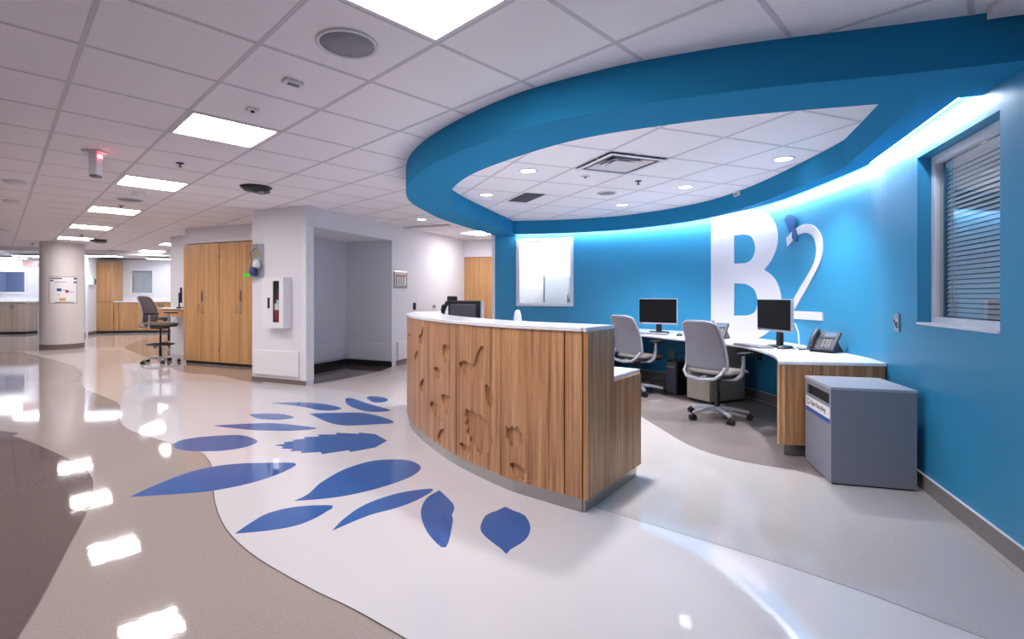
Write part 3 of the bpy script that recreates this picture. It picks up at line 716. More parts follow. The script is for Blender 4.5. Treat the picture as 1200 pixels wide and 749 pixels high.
def sprinkler(u, v, z, label, group=None):
    x, y = CE(u, v, z); o = empty('sprinkler', (x, y, z-.001), 0, label, 'sprinkler', group)
    MB().lathe([(.035, 0), (.035, -.004), (.02, -.01), (.0001, -.01)], n=20).build('escutcheon', M_DKGREY, o)
    MB().cyl((0, 0, -.01), (0, 0, -.035), .009).build('stem', mat('brass', (150, 110, 70), .35, .8), o)
    MB().lathe([(.0001, -.036), (.02, -.036), (.02, -.039), (.0001, -.039)], n=14).build('deflector', MATS['brass'], o)
sprinkler(211, 191, ZC, 'pendent sprinkler between the first two far light panels'); sprinkler(142, 241, ZC, 'pendent sprinkler beside the second ceiling speaker')
sprinkler(748, 212, ZI, 'pendent sprinkler in the ceiling inside the blue ring'); sprinkler(96, 275, ZC, 'pendent sprinkler near the round column')
sprinkler(38, 285, ZC, 'pendent sprinkler near the far bulkhead')
# supply diffuser and return grille
g = g2(4.5, 6.5); o = empty('air_diffuser', (g.x, g.y, ZI-.02), TH2, 'large square stepped air diffuser inside the blue ring', 'air vent')
def ring(h0, h1, z0, z1, name, m):
    mb = MB(); vs = []
    for hh_, zz_ in ((h0, z0), (h1, z1), (h1, z1+.004), (h0, z0+.004)): vs += [(-hh_, -hh_, zz_), (hh_, -hh_, zz_), (hh_, hh_, zz_), (-hh_, hh_, zz_)]
    mb.add(vs, [(i*4+k, i*4+(k+1) % 4, ((i+1) % 4)*4+(k+1) % 4, ((i+1) % 4)*4+k) for i in range(4) for k in range(4)]); mb.build(name, m, o)
ring(.30, .255, .0, .0, 'frame', M_TRIM); ring(.255, .235, .0, .05, 'throat', M_GREYM); ring(.222, .165, .002, .04, 'cone', M_TRIM); ring(.15, .10, .006, .04, 'cone', M_TRIM)
box('center_plate', M_TRIM, o, -.10, .10, -.10, .10, .008, .014); box('plenum', M_DARK, o, -.30, .30, -.30, .30, .05, .06); box('skirt', M_TRIM, o, -.30, .30, -.30, .30, .06, .064)
p = [Vector(CE(u, v, ZI)) for u, v in ((600, 235), (617, 225.5), (634, 227.5), (616, 236.5))]; c = sum(p, Vector((0, 0)))/4
o = empty('return_grille', (c.x, c.y, ZI-.01), TH2+pi/2, 'dark grey return air grille inside the blue ring', 'air vent')
box('frame', M_GREYM, o, -.27, .27, -.13, .13, .0, .008); 
for k in range(11): box('louver', M_DKGREY, o, -.25, .25, -.117+k*.0225, -.105+k*.0225, -.006, .0)
# hanging indicator post with its red lamp, dark projectors
x, y = CE(112, 177); o = empty('indicator_post', (x, y, ZAT(208, y)), 0, 'white square post hanging from the ceiling with a red lamp at its top', 'indicator light')
hz = ZC-ZAT(208, y); box('flange', M_TRIM, o, -.08, .08, -.06, .06, hz-.018, hz-.002, .004); box('post', M_TRIM, o, -.035, .035, -.035, .035, .02, hz-.018, .006)
box('end_cap', M_GREYM, o, -.032, .032, -.032, .032, 0, .02, .004); box('red_lens', E_REDL, o, .036, .046, -.02, .02, hz-.06, hz-.035)
def projector(u, v, label):
    x, y = CE(u, v); o = empty('ceiling_camera', (x, y, ZC-.03), .5, label, 'ceiling device')
    MB().lathe([(.17, .028), (.17, .02), (.12, -.02), (.0001, -.035)], n=28).build('housing', M_BLACK, o)
    MB().tube([(-.16, -.02, .02), (-.05, -.06, -.035), (.06, .0, -.045), (.15, .05, -.01)], .012).build('cable', M_GREYM, o); box('bracket', M_SILVER, o, .02, .08, -.06, .03, -.045, -.025, .003)
projector(300, 219, 'black round ceiling device with cables before the white wall corner'); projector(115, 281, 'small black ceiling device beside the round column')
q = VAL.s_of_u(865); p = VAL.off(q, .001); t = VAL.nrm(q); o = empty('valance_sensor', (p.x, p.y, 2.29+.12), math.atan2(t.y, t.x), 'small white sensor on the blue valance over the letter B', 'sensor')
box('body', M_TRIM, o, 0, .03, -.05, .05, 0, .05, .005); box('lens', M_GREYM, o, .03, .034, -.03, .03, .01, .03, .002)
# white dropped box beside the soffit at the right-hand wall
mb = MB().prism([(2.155, 2.19), (1.93, 1.60), (2.2, 1.5), (2.36, 2.12)], ZC-.045, ZC-.004); o = mb.build('drop_panel', M_TRIM, ceil); o['label'] = 'white dropped box beside the blue soffit'

# ---------------------------------------------------------------- reception desk
RP = Vector((-.1, 3.7)); rec = empty('reception_desk', (RP.x, RP.y, 0), 0, 'curved wooden reception desk with carved leaves and white counter top', 'reception desk')
ZP, ZT = .085, 1.03
cuts = [RFRONT.s_of_u(u) for u in (661.5, 587, 534.5, 501)]; S_END = RFRONT.L
edges = [0]+cuts+[min(S_END, RFRONT.s_of_u(480)+.35), S_END]
def CV(L, x0, y0, k): return cr(L, x0, y0, k)
CARVE = [CV(L, 470, 370, 3.94) for L in (
 [(35,80),(43,86),(43,98),(38,105),(34,95)], [(100,48),(103,75),(98,118),(90,130),(81,95),(90,84)], [(72,160),(78,182),(71,203),(76,225),(66,222),(60,190)],
 [(100,290),(108,310),(101,338),(106,356),(96,354),(86,320)], [(193,138),(207,133),(226,155),(229,195),(215,222),(200,205),(192,170)],
 [(153,240),(170,240),(190,275),(190,302),(178,304),(160,270)], [(183,370),(207,365),(233,380),(224,415),(215,464),(200,430)],
 [(133,405),(150,396),(178,430),(198,480),(170,482),(145,440)], [(188,522),(202,533),(196,562),(207,590),(185,592),(168,565),(175,540)],
 [(268,222),(285,208),(310,212),(333,228),(345,190),(360,150),(378,140),(384,165),(392,250),(375,290),(345,330),(310,300),(280,250)],
 [(388,318),(407,330),(427,380),(415,427),(400,410),(388,360)],
 [(298,428),(318,440),(330,436),(345,452),(370,458),(382,476),(398,486),(402,506),(420,525),(418,548),(427,580),(415,600),(408,630),(370,642),(352,628),(345,600),(318,580),(322,560),(300,540),(306,518),(294,500),(302,478),(293,462)],
 [(270,588),(292,590),(318,608),(334,640),(310,645),(285,620)])]
CARVE += [CV(L, 580, 370, 3.117) for L in ([(38,402),(52,412),(62,402),(72,412),(82,402),(92,424),(102,434),(100,448),(104,465),(90,478),(84,492),(70,480),(58,478),(54,462),(42,446)], [(55,540),(80,540),(110,565),(128,602),(100,604),(70,580)])]
def carve_cutter(L):
    s_z = []
    for u, v in L:
        q = RFRONT.s_of_u(u); s_z.append((q, ZAT(v, RFRONT.at(q).y)))
    n = len(s_z); A = sum(s_z[i][0]*s_z[(i+1) % n][1]-s_z[(i+1) % n][0]*s_z[i][1] for i in range(n))
    if A < 0: s_z = s_z[::-1]
    if n < 14:                                    # soften the leaf outlines
        V = [Vector(p) for p in s_z]; P = []
        for i in range(n):
            a, b, c, d = V[i-1], V[i], V[(i+1) % n], V[(i+2) % n]
            for k in range(3):
                t = k/3; P.append(.5*((2*b)+(c-a)*t+(2*a-5*b+4*c-d)*t*t+(-a+3*b-3*c+d)*t**3))
        s_z = [tuple(p) for p in P]; n = len(s_z)
    zs = [z for _, z in s_z]; qs = [q for q, _ in s_z]; z0, z1, q0, q1 = min(zs), max(zs), min(qs), max(qs); vs = []
    for d in (0, 1):
        for q, z in s_z:
            k = .6*(z-z0)/(z1-z0)+.4*(q-q0)/(q1-q0)          # deepest at the upper left
            p = RFRONT.off(q, -.02 if d == 0 else .008+.016*k); vs.append((p.x-RP.x, p.y-RP.y, z))
    return (q0, q1), vs, [tuple(range(n)), tuple(range(2*n-1, n-1, -1))]+[(i, n+i, n+(i+1) % n, (i+1) % n) for i in range(n)]
CUT = [carve_cutter(L) for L in CARVE]
def bool_cut(o, cutters):
    tmp = []
    for vs, fs in cutters:
        me = bpy.data.meshes.new('c'); me.from_pydata(vs, [], fs)
        bm = bmesh.new(); bm.from_mesh(me); bmesh.ops.recalc_face_normals(bm, faces=bm.faces[:]); bm.to_mesh(me); bm.free()
        c = bpy.data.objects.new('c', me); COL.objects.link(c); c.location = (RP.x, RP.y, 0); tmp.append(c)
        md = o.modifiers.new('cut', 'BOOLEAN'); md.operation = 'DIFFERENCE'; md.solver = 'EXACT'; md.object = c
    me = bpy.data.meshes.new_from_object(o.evaluated_get(bpy.context.evaluated_depsgraph_get())); o.modifiers.clear(); o.data = me
    if not me.materials: me.materials.append(M_ZEBRA)
    me.materials[0] = M_ZEBRA
    for c in tmp: bpy.data.objects.remove(c)
for k in range(len(edges)-1):
    q0, q1 = edges[k]+(.0 if k == 0 else .004), edges[k+1]-.004
    mb = RFRONT.band(q0, q1, .0, .032, ZP, ZT, .03)
    bm = bmesh.new(); o = mb.build('front_panel', M_ZEBRA, rec, world=True)
    bm.from_mesh(o.data); bmesh.ops.recalc_face_normals(bm, faces=bm.faces[:]); bm.to_mesh(o.data); bm.free()
    cs = [(vs, fs) for (a, b), vs, fs in CUT if q0-.002 < (a+b)/2 < q1]
    if cs:
        bpy.context.view_layer.update(); bool_cut(o, cs)
RFRONT.band(.02, S_END-.01, .034, .30, ZP, ZT-.002).build('carcass', M_DKGREY, rec, world=True)
RFRONT.band(.02, S_END-.01, .301, .33, .05, ZT-.002).build('back_panel', M_WHITE, rec, world=True)
RFRONT.band(.012, S_END-.02, .02, .30, 0, ZP).build('plinth', M_STEEL, rec, world=True)
RFRONT.band(-.0, S_END, -.012, .365, ZT, ZT+.022).build('counter_top', M_QUARTZ, rec, .003, world=True)
# end panels: the end runs straight inwards from the front corner
e0 = RFRONT.at(0); eN = RFRONT.nrm(0); eT = (RFRONT.at(.03)-RFRONT.at(0)).normalized()
def end_panel(d0, d1, z1, out=.0):
    slab('end_panel', e0+eN*(d0+(.003 if d0 else 0))-eT*(.004+out), e0+eN*(d1-.003)-eT*(.004+out), -.028, ZP, z1, M_ZEBRA, rec)
end_panel(.0, .115, ZT, .005); end_panel(.115, .36, ZT); end_panel(.36, .54, .705); end_panel(.54, .66, .705); end_panel(.66, .79, .705)
slab('plinth_end', e0+eN*.03-eT*-.015, e0+eN*.77-eT*-.015, -.02, 0, ZP, M_STEEL, rec)
slab('counter_end', e0+eN*-.012-eT*.016, e0+eN*.365-eT*.016, -.017, ZT, ZT+.022, M_QUARTZ, rec)
RFRONT.band(.0, S_END-.4, .366, .795, .705, .73).build('worktop', M_QUARTZ, rec, .003, world=True)
slab('worktop_end', e0+eN*.366-eT*.010, e0+eN*.795-eT*.010, -.010, .705, .73, M_QUARTZ, rec)
RFRONT.band(.03, .06, .33, .78, ZP, .705).build('support_panel', M_ZEBRA, rec, world=True)

# ---------------------------------------------------------------- work counter along the blue wall
front = sm([(1.60, 6.90), (1.89, 6.54), (2.14, 6.02), (2.33, 5.66), (2.47, 5.36), (2.515, 5.02), (2.47, 4.58), (2.37, 4.22), (2.19, 3.85)], .06)
qa, qb = WALL.s_of_u(708), WALL.s_of_u(1040)
back = [tuple(WALL.off(qb+(qa-qb)*i/40, .004)) for i in range(41)]
wd = empty('wall_desk', (2.6, 5.0, 0), 0, 'curved white work counter with wood end cabinet along the blue wall', 'desk')
MB().prism(front+back, .705, .73).build('worktop', M_QUARTZ, wd, .004, world=True)
eA, eB = Vector((2.19, 3.85)), Vector(back[0]); tE = (eB-eA).normalized(); nE = Vector((-tE.y, tE.x)); wE = (eB-eA).length
slab('end_panel', eA+tE*.012+nE*.01, eA+tE*.245+nE*.01, .02, .09, .702, M_ZEBRA, wd); slab('end_panel', eA+tE*.251+nE*.01, eB-tE*.004+nE*.01, .02, .09, .702, M_ZEBRA, wd)
slab('side_panel', (2.445, 4.24), eA+tE*.03+nE*.012, .02, .09, .702, M_ZEBRA, wd)
slab('cabinet_back', eA+tE*.18+nE*.43, eB-tE*.01+nE*.43, .02, .09, .702, M_ZEBRA, wd)
MB().prism([tuple(eA+tE*.06+nE*.05), tuple(eB-tE*.01+nE*.05), tuple(eB-tE*.01+nE*.40), (2.50, 4.20)], 0, .09).build('plinth', M_STEEL, wd, world=True)
MB().cyl(tuple(eA+tE*.016+nE*.022)+(.09,), tuple(eA+tE*.016+nE*.022)+(.702,), .014, n=14).build('corner_post', M_ZEBRA, wd, world=True)
slab('end_leg', Vector(front[0])+Vector((.05, .06)), WALL.off(qa+.06, .03), .025, 0, .705, M_ZEBRA, wd)
# under-desk pedestal and computer
pA, pB = Vector((2.305, 5.96)), Vector((2.44, 5.66)); pr = math.atan2(pB.y-pA.y, pB.x-pA.x)
pd = empty('file_pedestal', (pA.x, pA.y, 0), pr, 'beige steel drawer pedestal under the white work counter', 'pedestal')
box('body', M_PED, pd, 0, .34, .02, .56, .03, .695, .004); box('plinth', M_BLACK, pd, .01, .33, .03, .54, 0, .03)
for z0, z1 in ((.035, .32), (.325, .52), (.525, .69)):
    d = box('drawer', M_PED, pd, .003, .337, .0, .02, z0, z1, .004); box('handle', M_GREYM, d, .10, .24, -.010, .0, z1-.04, z1-.025, .003)
pc = empty('computer_tower', (2.2, 6.35, 0), pr, 'black computer tower under the counter beside the beige pedestal', 'computer')
box('case', M_BLACK, pc, 0, .18, 0, .42, .015, .42, .006); box('front_bezel', M_DKGREY, pc, .005, .175, -.02, 0, .02, .415, .006)
for x in (.02, .14): box('foot', M_BLACK, pc, x, x+.02, .02, .40, 0, .015)
box('drive_slot', M_GREYM, pc, .03, .15, -.023, -.02, .34, .36)

# ---------------------------------------------------------------- task chairs (sitter faces local +X)
def make_chair(name, raise_=0, ring=False):
    t = empty(name, (0, 0, 0)); z0 = raise_
    hub = MB().cyl((0, 0, .055), (0, 0, .115), .045, .035).build('base_hub', M_SILVER, t)
    for k in range(5):
        a = 2*pi*k/5+.35; c, s = math.cos(a), math.sin(a); mb = MB()
        prof = [(.03, .105, .026, .018), (.16, .098, .022, .015), (.29, .078, .018, .012)]
        vs = []
        for d, z, w, h in prof:
            vs += [(c*d-s*w, s*d+c*w, z-h), (c*d+s*w, s*d-c*w, z-h), (c*d+s*w*.7, s*d-c*w*.7, z+h), (c*d-s*w*.7, s*d+c*w*.7, z+h)]
        mb.add(vs, [(i*4+j, i*4+(j+1) % 4, i*4+4+(j+1) % 4, i*4+4+j) for i in range(2) for j in range(4)]+[(3, 2, 1, 0), (8, 9, 10, 11)])
        lg = mb.build('leg', M_SILVER, t, .004)
        cx_, cy_ = c*.295, s*.295; mb = MB(); b = a+.6*(k-2); ex, ey = math.cos(b), math.sin(b)
        for sg in (-1, 1): mb.cyl((cx_+ex*.010*sg, cy_+ey*.010*sg, .028), (cx_+ex*.030*sg, cy_+ey*.030*sg, .028), .028, n=16)
        mb.cyl((cx_, cy_, .03), (cx_, cy_, .07), .010, n=8).build('caster', M_BLACK, lg)
    MB().cyl((0, 0, .10), (0, 0, .28), .026).cyl((0, 0, .28), (0, 0, .40+z0), .016).build('gas_lift', M_BLACK, t)
    if ring:
        mb = MB(); mb.tube([(.22*math.cos(2*pi*i/32), .22*math.sin(2*pi*i/32), .34) for i in range(33)], .011)
        for k in range(3): mb.tube([(0, 0, .345), (.22*math.cos(2*pi*k/3), .22*math.sin(2*pi*k/3), .34)], .009)
        mb.cyl((0, 0, .32), (0, 0, .37), .036).build('foot_ring', M_BLACK, t)
    box('mechanism', M_BLACK, t, -.15, .12, -.09, .09, .385+z0, .43+z0, .015)
    # seat pan and cushion: rounded waterfall slab
    def pad(name, m, z_lo, z_hi, sx0, sx1, wy, edge):
        bm = bmesh.new(); nx, ny = 12, 12; V = {}
        for side in (0, 1):
            for i in range(nx+1):
                for j in range(ny+1):
                    a, b = 2*i/nx-1, 2*j/ny-1
                    k1 = math.sqrt(max(0, 1-abs(b)**5*.35)); k2 = math.sqrt(max(0, 1-abs(a)**5*.25))
                    x = (sx0+sx1)/2+(sx1-sx0)/2*a*k1; y = wy*b*k2; r = max(abs(a), abs(b))
                    th = (1-r**8*.85)
                    z = z_lo+(z_hi-z_lo)*(.5+.5*th*(1 if side else -1)) - (.03*max(0, a-.4)**2 if edge else 0)
                    V[side, i, j] = bm.verts.new((x, y, z))
        for i in range(nx):
            for j in range(ny):
                bm.faces.new((V[1,i,j], V[1,i+1,j], V[1,i+1,j+1], V[1,i,j+1])); bm.faces.new((V[0,i,j], V[0,i,j+1], V[0,i+1,j+1], V[0,i+1,j]))
        for i in range(nx):
            bm.faces.new((V[0,i,0], V[0,i+1,0], V[1,i+1,0], V[1,i,0])); bm.faces.new((V[0,i+1,ny], V[0,i,ny], V[1,i,ny], V[1,i+1,ny]))
        for j in range(ny):
            bm.faces.new((V[0,0,j+1], V[0,0,j], V[1,0,j], V[1,0,j+1])); bm.faces.new((V[0,nx,j], V[0,nx,j+1], V[1,nx,j+1], V[1,nx,j]))
        for f in bm.faces: f.smooth = True
        me = bpy.data.meshes.new(name); bm.to_mesh(me); bm.free(); me.materials.append(m); return link(bpy.data.objects.new(name, me), t)
    pad('seat_pan', M_DKGREY, .415+z0, .455+z0, -.21, .24, .225, False); pad('seat_cushion', M_CUSH, .445+z0, .50+z0, -.22, .26, .24, True)
    # backrest: curved shell, slimmer at the top, lumbar bow
    def bx(h): return -.235-.10*h+.035*math.sin(h*pi)*1.2-.03*h*h
    def wid(h): return (.232-.045*h)*(1-max(0, (h-.80)/.2)**3*.16)*(1-max(0, (.1-h)/.1)**2*.10)
    nh, nw = 16, 10; vs = []; Z0, Z1 = .51+z0, .985+z0
    for i in range(nh+1):
        h = i/nh
        for j in range(nw+1):
            b = 2*j/nw-1; vs.append((bx(h)+.045*b*b, wid(h)*b, Z0+(Z1-Z0)*(h-(.035*abs(b)**4 if i == nh else 0))))
    fs = [(i*(nw+1)+j, i*(nw+1)+j+1, (i+1)*(nw+1)+j+1, (i+1)*(nw+1)+j) for i in range(nh) for j in range(nw)]
    o = MB().add(vs, fs, True).build('backrest', M_CHAIR, t); md = o.modifiers.new('solid', 'SOLIDIFY'); md.thickness = .022; md.offset = 0
    # rim along the edge
    rim = []
    for i in range(nh+1): h = i/nh; rim.append((bx(h)+.045, -wid(h), Z0+(Z1-Z0)*(h-(.035 if i == nh else 0))))
    for j in range(1, nw): b = 2*j/nw-1; rim.append((bx(1)+.045*b*b, wid(1)*b, Z0+(Z1-Z0)*(1-.035*abs(b)**4)))
    for i in range(nh, -1, -1): h = i/nh; rim.append((bx(h)+.045, wid(h), Z0+(Z1-Z0)*(h-(.035 if i == nh else 0))))
    MB().tube(rim, .013, 8).build('back_frame', M_SILVER, t)
    # lower hoop that carries the back
    hoop = [(-.20, -.21, Z0+.03), (-.255, -.20, Z0-.03), (-.285, -.15, Z0-.075), (-.285, 0, Z0-.095), (-.285, .15, Z0-.075), (-.255, .20, Z0-.03), (-.20, .21, Z0+.03)]
    MB().tube([Vector(tuple(a)+(0,)).xyz if False else Vector(a) for a in [tuple(p) for p in hoop]], .017, 8).build('back_hoop', M_SILVER, t)
    MB().tube([(-.28, 0, Z0-.09), (-.2, 0, .43+z0), (-.08, 0, .41+z0)], .022, 8).build('back_bar', M_SILVER, t)
    for sg in (-1, 1):
        ap = MB().tube([(-.10, sg*.12, .42+z0), (-.06, sg*.24, .43+z0), (-.03, sg*.275, .47+z0), (-.02, sg*.285, .56+z0)], [.018, .019, .021, .019], 8).cyl((-.02, sg*.285, .55+z0), (-.02, sg*.285, .66+z0), .015).build('arm_post', M_SILVER, t)
        mb = MB(); n = 9
        outl = [(.13*math.cos(2*pi*i/20)*(1), .045*math.sin(2*pi*i/20)) for i in range(20)]
        outl = [(math.copysign(abs(x)**.7*.13**.3, x) if abs(x) > 1e-6 else 0, y) for x, y in outl]
        mb.prism([(x+.02, y+sg*.285) for x, y in outl], .66+z0, .685+z0).build('arm_pad', M_BLACK, ap, .008)
    return t
ch = make_chair('task_chair'); ch.location = (2.27, 5.07, 0); ch.rotation_euler.z = math.radians(33)
tag(ch, 'grey task chair pushed under the counter before the white letter B', 'chair', 'grey task chairs')
c2 = copy_tree(ch); c2.location = (1.87, 6.40, 0); c2.rotation_euler.z = math.radians(30)
tag(c2, 'grey task chair between the reception desk end and the farther monitor', 'chair', 'grey task chairs')
st = make_chair('drafting_chair', .24, True); st.location = FL(188, 425)+(0,); st.rotation_euler.z = math.radians(2)
tag(st, 'tall grey drafting chair with black foot ring by the wood cabinets', 'chair', 'tall drafting chairs')
c3 = make_chair('drafting_chair', .23, True); c3.location = (-8.05, 12.5, 0); c3.rotation_euler.z = math.radians(215)
tag(c3, 'grey drafting chair across the stool desk, mostly hidden by the pilaster', 'chair', 'tall drafting chairs')
sb = empty('tapered_bottle', (.215, 4.28, .731), 0, 'pale grey tapered bottle behind the reception counter, only its top showing', 'bottle')
MB().lathe([(.0001, 0), (.05, 0), (.052, .02), (.045, .2), (.034, .32), (.026, .36), (.014, .38), (.0001, .384)], n=24).build('body', mat('bottle_grey', (200, 200, 208), .35), sb); MB().lathe([(.0525, .02), (.0485, .12)], n=24).build('band', M_GREYM, sb)
# ---------------------------------------------------------------- recycling bin
k0, k1, k2 = Vector(FL(974, 568)), Vector(FL(1077.5, 577)), Vector(FL(951, 540))
br = math.atan2(k1.y-k0.y, k1.x-k0.x); bw, bd_ = .472, .50
bn = empty('recycling_bin', (k0.x, k0.y, 0), br, 'grey steel paper recycling bin with slot, beside the blue wall', 'bin')
mb = MB()                                             # body with a mail-slot opening in its left side (local x = 0)
box('front_panel', M_BIN, bn, .0, bw, 0, .012, .012, .618); box('back_panel', M_BIN, bn, 0, bw, bd_-.012, bd_, .012, .618); box('right_panel', M_BIN, bn, bw-.012, bw, .012, bd_-.012, .012, .618)
s0, s1, zl, zh = .035, bd_-.035, .515, .585
mb.box(0, .012, .012, bd_-.012, .012, zl).box(0, .012, .012, bd_-.012, zh, .618).box(0, .012, .012, s0, zl, zh).box(0, .012, s1, bd_-.012, zl, zh)
mb.build('slot_panel', M_BIN, bn); box('lid', mat('bin_lid', (168, 172, 186), .3), bn, -.004, bw+.004, -.004, bd_+.004, .618, .637, .003)
box('liner', M_DARK, bn, .02, bw-.02, .02, bd_-.02, .02, .60); box('toe_plate', M_BLACK, bn, .01, bw-.01, .01, bd_-.01, 0, .012)
lb = box('label', M_PAPER, bn, -.002, 0, .02, bd_-.02, .395, .495); box('label_stripe', M_LBLUE, lb, -.003, -.0005, .02, bd_-.02, .392, .42)
ML = Matrix(((0, 0, -1, -.0025), (-1, 0, 0, bd_-.115), (0, 1, 0, .448), (0, 0, 0, 1)))
text('label_text', 'Paper Recycling', .046, M_TXT, lb, ML)
mb = MB()                                             # three chasing arrows
for q in range(3):
    A = rot(0); a = 2*pi*q/3+pi/2
    P = [(.022*math.cos(a+x), .022*math.sin(a+x)) for x in (-.9, 0, .35)]
    pts = [(0.026*math.cos(a-.9), .026*math.sin(a-.9)), (.026*math.cos(a+.25), .026*math.sin(a+.25)), (.032*math.cos(a+.3), .032*math.sin(a+.3)), (.021*math.cos(a+.85), .021*math.sin(a+.85)), (.010*math.cos(a+.25), .010*math.sin(a+.25)), (.016*math.cos(a+.2), .016*math.sin(a+.2)), (.016*math.cos(a-.9), .016*math.sin(a-.9))]
    mb.prism(pts, 0, .0006, Matrix(((0, 0, -1, -.002), (-1, 0, 0, bd_-.068), (0, 1, 0, .458), (0, 0, 0, 1))))
mb.build('recycling_mark', M_TXT, lb)

# ---------------------------------------------------------------- desk equipment
ZD = .7305
def monitor(a, b, z0, z1, label, tilt=0, arm=False):
    """screen seen between plan points a (left) and b (right); faces right of travel = viewer side"""
    a, b = Vector(a), Vector(b); t = b-a; w = t.length; c = (a+b)/2; rz = math.atan2(t.y, t.x)
    o = empty('monitor', (c.x, c.y, ZD), rz, label, 'monitor'); h = z1-z0; zb = z0-ZD
    box('housing', M_SILVER, o, -w/2, w/2, 0, .03, zb, zb+h, .005); box('screen', M_SCREEN, o, -w/2+.006, w/2-.006, -.004, 0, zb+.022, zb+h-.006, .001)
    box('back_cover', M_DKGREY, o, -w*.32, w*.32, .03, .06, zb+.05, zb+h-.05, .01); box('badge', M_RED, o, -w/2+.01, -w/2+.055, -.0045, 0, zb+.006, zb+.016)
    box('stand_neck', M_BLACK, o, -.035, .035, .05, .085, .02, zb+h*.6, .006)
    MB().prism([(.13*math.cos(2*pi*i/28), .07+.10*math.sin(2*pi*i/28)) for i in range(28)], .0, .018).build('stand_base', M_BLACK, o, .004)
    return o
m1 = monitor((2.02, 6.93), (2.44, 6.64), 1.23-.38, 1.195, 'black flat monitor on the counter, farther from the letter B')
m2 = monitor((2.715, 5.15), (2.763, 4.65), .885, 1.20, 'black flat monitor on the counter before the letter B')
m2h = MB().tube([(.17, .035, .25), (.21, .07, .24), (.225, .09, .16), (.225, .10, .05), (.20, .12, .01)], .007).build('cable', M_PAPER, m2)
# reception monitor, seen from behind its back
m3 = empty('monitor', (-.26, 4.92, ZD), math.radians(150), 'black monitor behind the reception counter, back turned outward', 'monitor')
box('housing', M_BLACK, m3, -.19, .19, 0, .03, .15, .455, .006); box('back_cover', M_DKGREY, m3, -.15, .15, .03, .055, .20, .42, .012); box('side_strip', M_SILVER, m3, -.204, -.19, -.006, .034, .15, .455, .003); box('screen', M_SCREEN, m3, -.18, .18, -.003, 0, .165, .445)
box('stand_neck', M_BLACK, m3, -.03, .03, .055, .08, .01, .3, .004); box('stand_base', M_BLACK, m3, -.11, .11, -.04, .16, 0, .014, .004)
sc = empty('barcode_scanner', (-.435, 5.20, ZD), .3, 'black handheld scanner on its stand behind the reception counter', 'scanner')
MB().tube([(0, 0, .02), (0, 0, .34), (.02, 0, .40)], .016).build('stand_pole', M_BLACK, sc); MB().lathe([(.05, 0), (.05, .012), (.02, .03)]).build('stand_base', M_BLACK, sc)
box('head', M_BLACK, sc, -.03, .07, -.035, .035, .40, .50, .014); MB().tube([(-.03, 0, .44), (-.07, 0, .36), (-.085, 0, .26)], [.022, .02, .018]).build('grip', M_BLACK, sc)
MB().tube([(-.08, -.02, .41), (-.095, -.03, .36), (-.07, -.03, .24), (-.04, -.02, .05)], .012).build('cable', M_BLACK, sc)
def keyboard(x, y, rz, label):
    o = empty('keyboard', (x, y, ZD), rz, label, 'keyboard'); box('case', M_GREYM, o, -.22, .22, -.075, .075, 0, .018, .006)
    mb = MB()
    for r in range(5):
        for c in range(15): mb.box(-.208+c*.0277, -.208+c*.0277+.024, -.063+r*.0255, -.063+r*.0255+.022, .018, .024)
    mb.build('keys', mat('key_grey', (150, 150, 162), .5), o)['kind'] = 'stuff'
def mouse(x, y, rz, label):
    o = empty('mouse', (x, y, ZD), rz, label, 'mouse')
    MB().lathe([(.0001, 0), (.034, 0), (.034, .010), (.026, .026), (.012, .033), (.0001, .034)], n=20).build('body', M_DKGREY, o).scale = (1, 1.55, 1)
    MB().cyl((-.004, .028, .030), (.004, .028, .030), .008, n=10).build('wheel', M_BLACK, o)
    MB().tube([(0, .05, .01), (.02, .10, .006), (-.01, .17, .006), (.03, .24, .006)], .0025, 6).build('cable', M_BLACK, o)
def rz_of(a, b): return math.atan2(b[1]-a[1], b[0]-a[0])
keyboard(2.06, 6.55, rz_of((2.02, 6.93), (2.44, 6.64)), 'grey keyboard before the monitor farther from the letter B')
keyboard(2.58, 4.98, rz_of((2.715, 5.15), (2.763, 4.65)), 'grey keyboard before the monitor by the letter B')
mouse(2.33, 6.27, -.6, 'dark mouse beside the keyboard of the farther monitor'); x, y = FL(917, 409, ZD); mouse(x, y, -1.3, 'dark mouse between the keyboard and the desk phone')
def phone(x, y, rz, label):
    """local -Y is the user's side"""
    o = empty('desk_phone', (x, y, ZD), rz, label, 'phone'); R = Matrix.Translation((0, -.06, .012)) @ Matrix.Rotation(math.radians(50), 4, 'X')
    box('body', M_DKGREY, o, -.11, .12, 0, .20, 0, .028, .008, R); box('display', mat('lcd', (96, 118, 140), .2), o, .0, .10, .125, .18, .028, .031, .001, R)
    mb = MB()
    for r in range(4):
        for c in range(3): mb.box(.012+c*.026, .030+c*.026, .025+r*.022, .040+r*.022, .028, .033, R)
    mb.build('keypad', M_GREYM, o); mb = MB()
    path = [R @ Vector(p) for p in ((-.065, .015, .045), (-.065, .05, .062), (-.065, .10, .066), (-.065, .15, .062), (-.065, .19, .045))]
    mb.tube(path, [.024, .019, .017, .019, .024], 10).build('handset', M_DKGREY, o)
    MB().prism([(-.06, 0), (.13, 0), (.0, .14)], -.09, .10, Matrix(((0, 0, 1, 0), (1, 0, 0, 0), (0, 1, 0, 0), (0, 0, 0, 1)))).build('stand', M_DKGREY, o, .003)
    MB().tube([(-.11, -.06, .02), (-.16, -.08, .008), (-.20, -.04, .008), (-.16, .02, .008), (-.10, .0, .01)], .005, 6).build('cord', M_BLACK, o)
x, y = FL(960, 412, ZD); phone(x+.02, y-.03, math.radians(-62), 'dark grey desk phone on the counter end beside the monitor by the letter B')
phone(2.66, 5.95, math.radians(-50), 'dark grey desk phone on the counter at the left edge of the letter B')
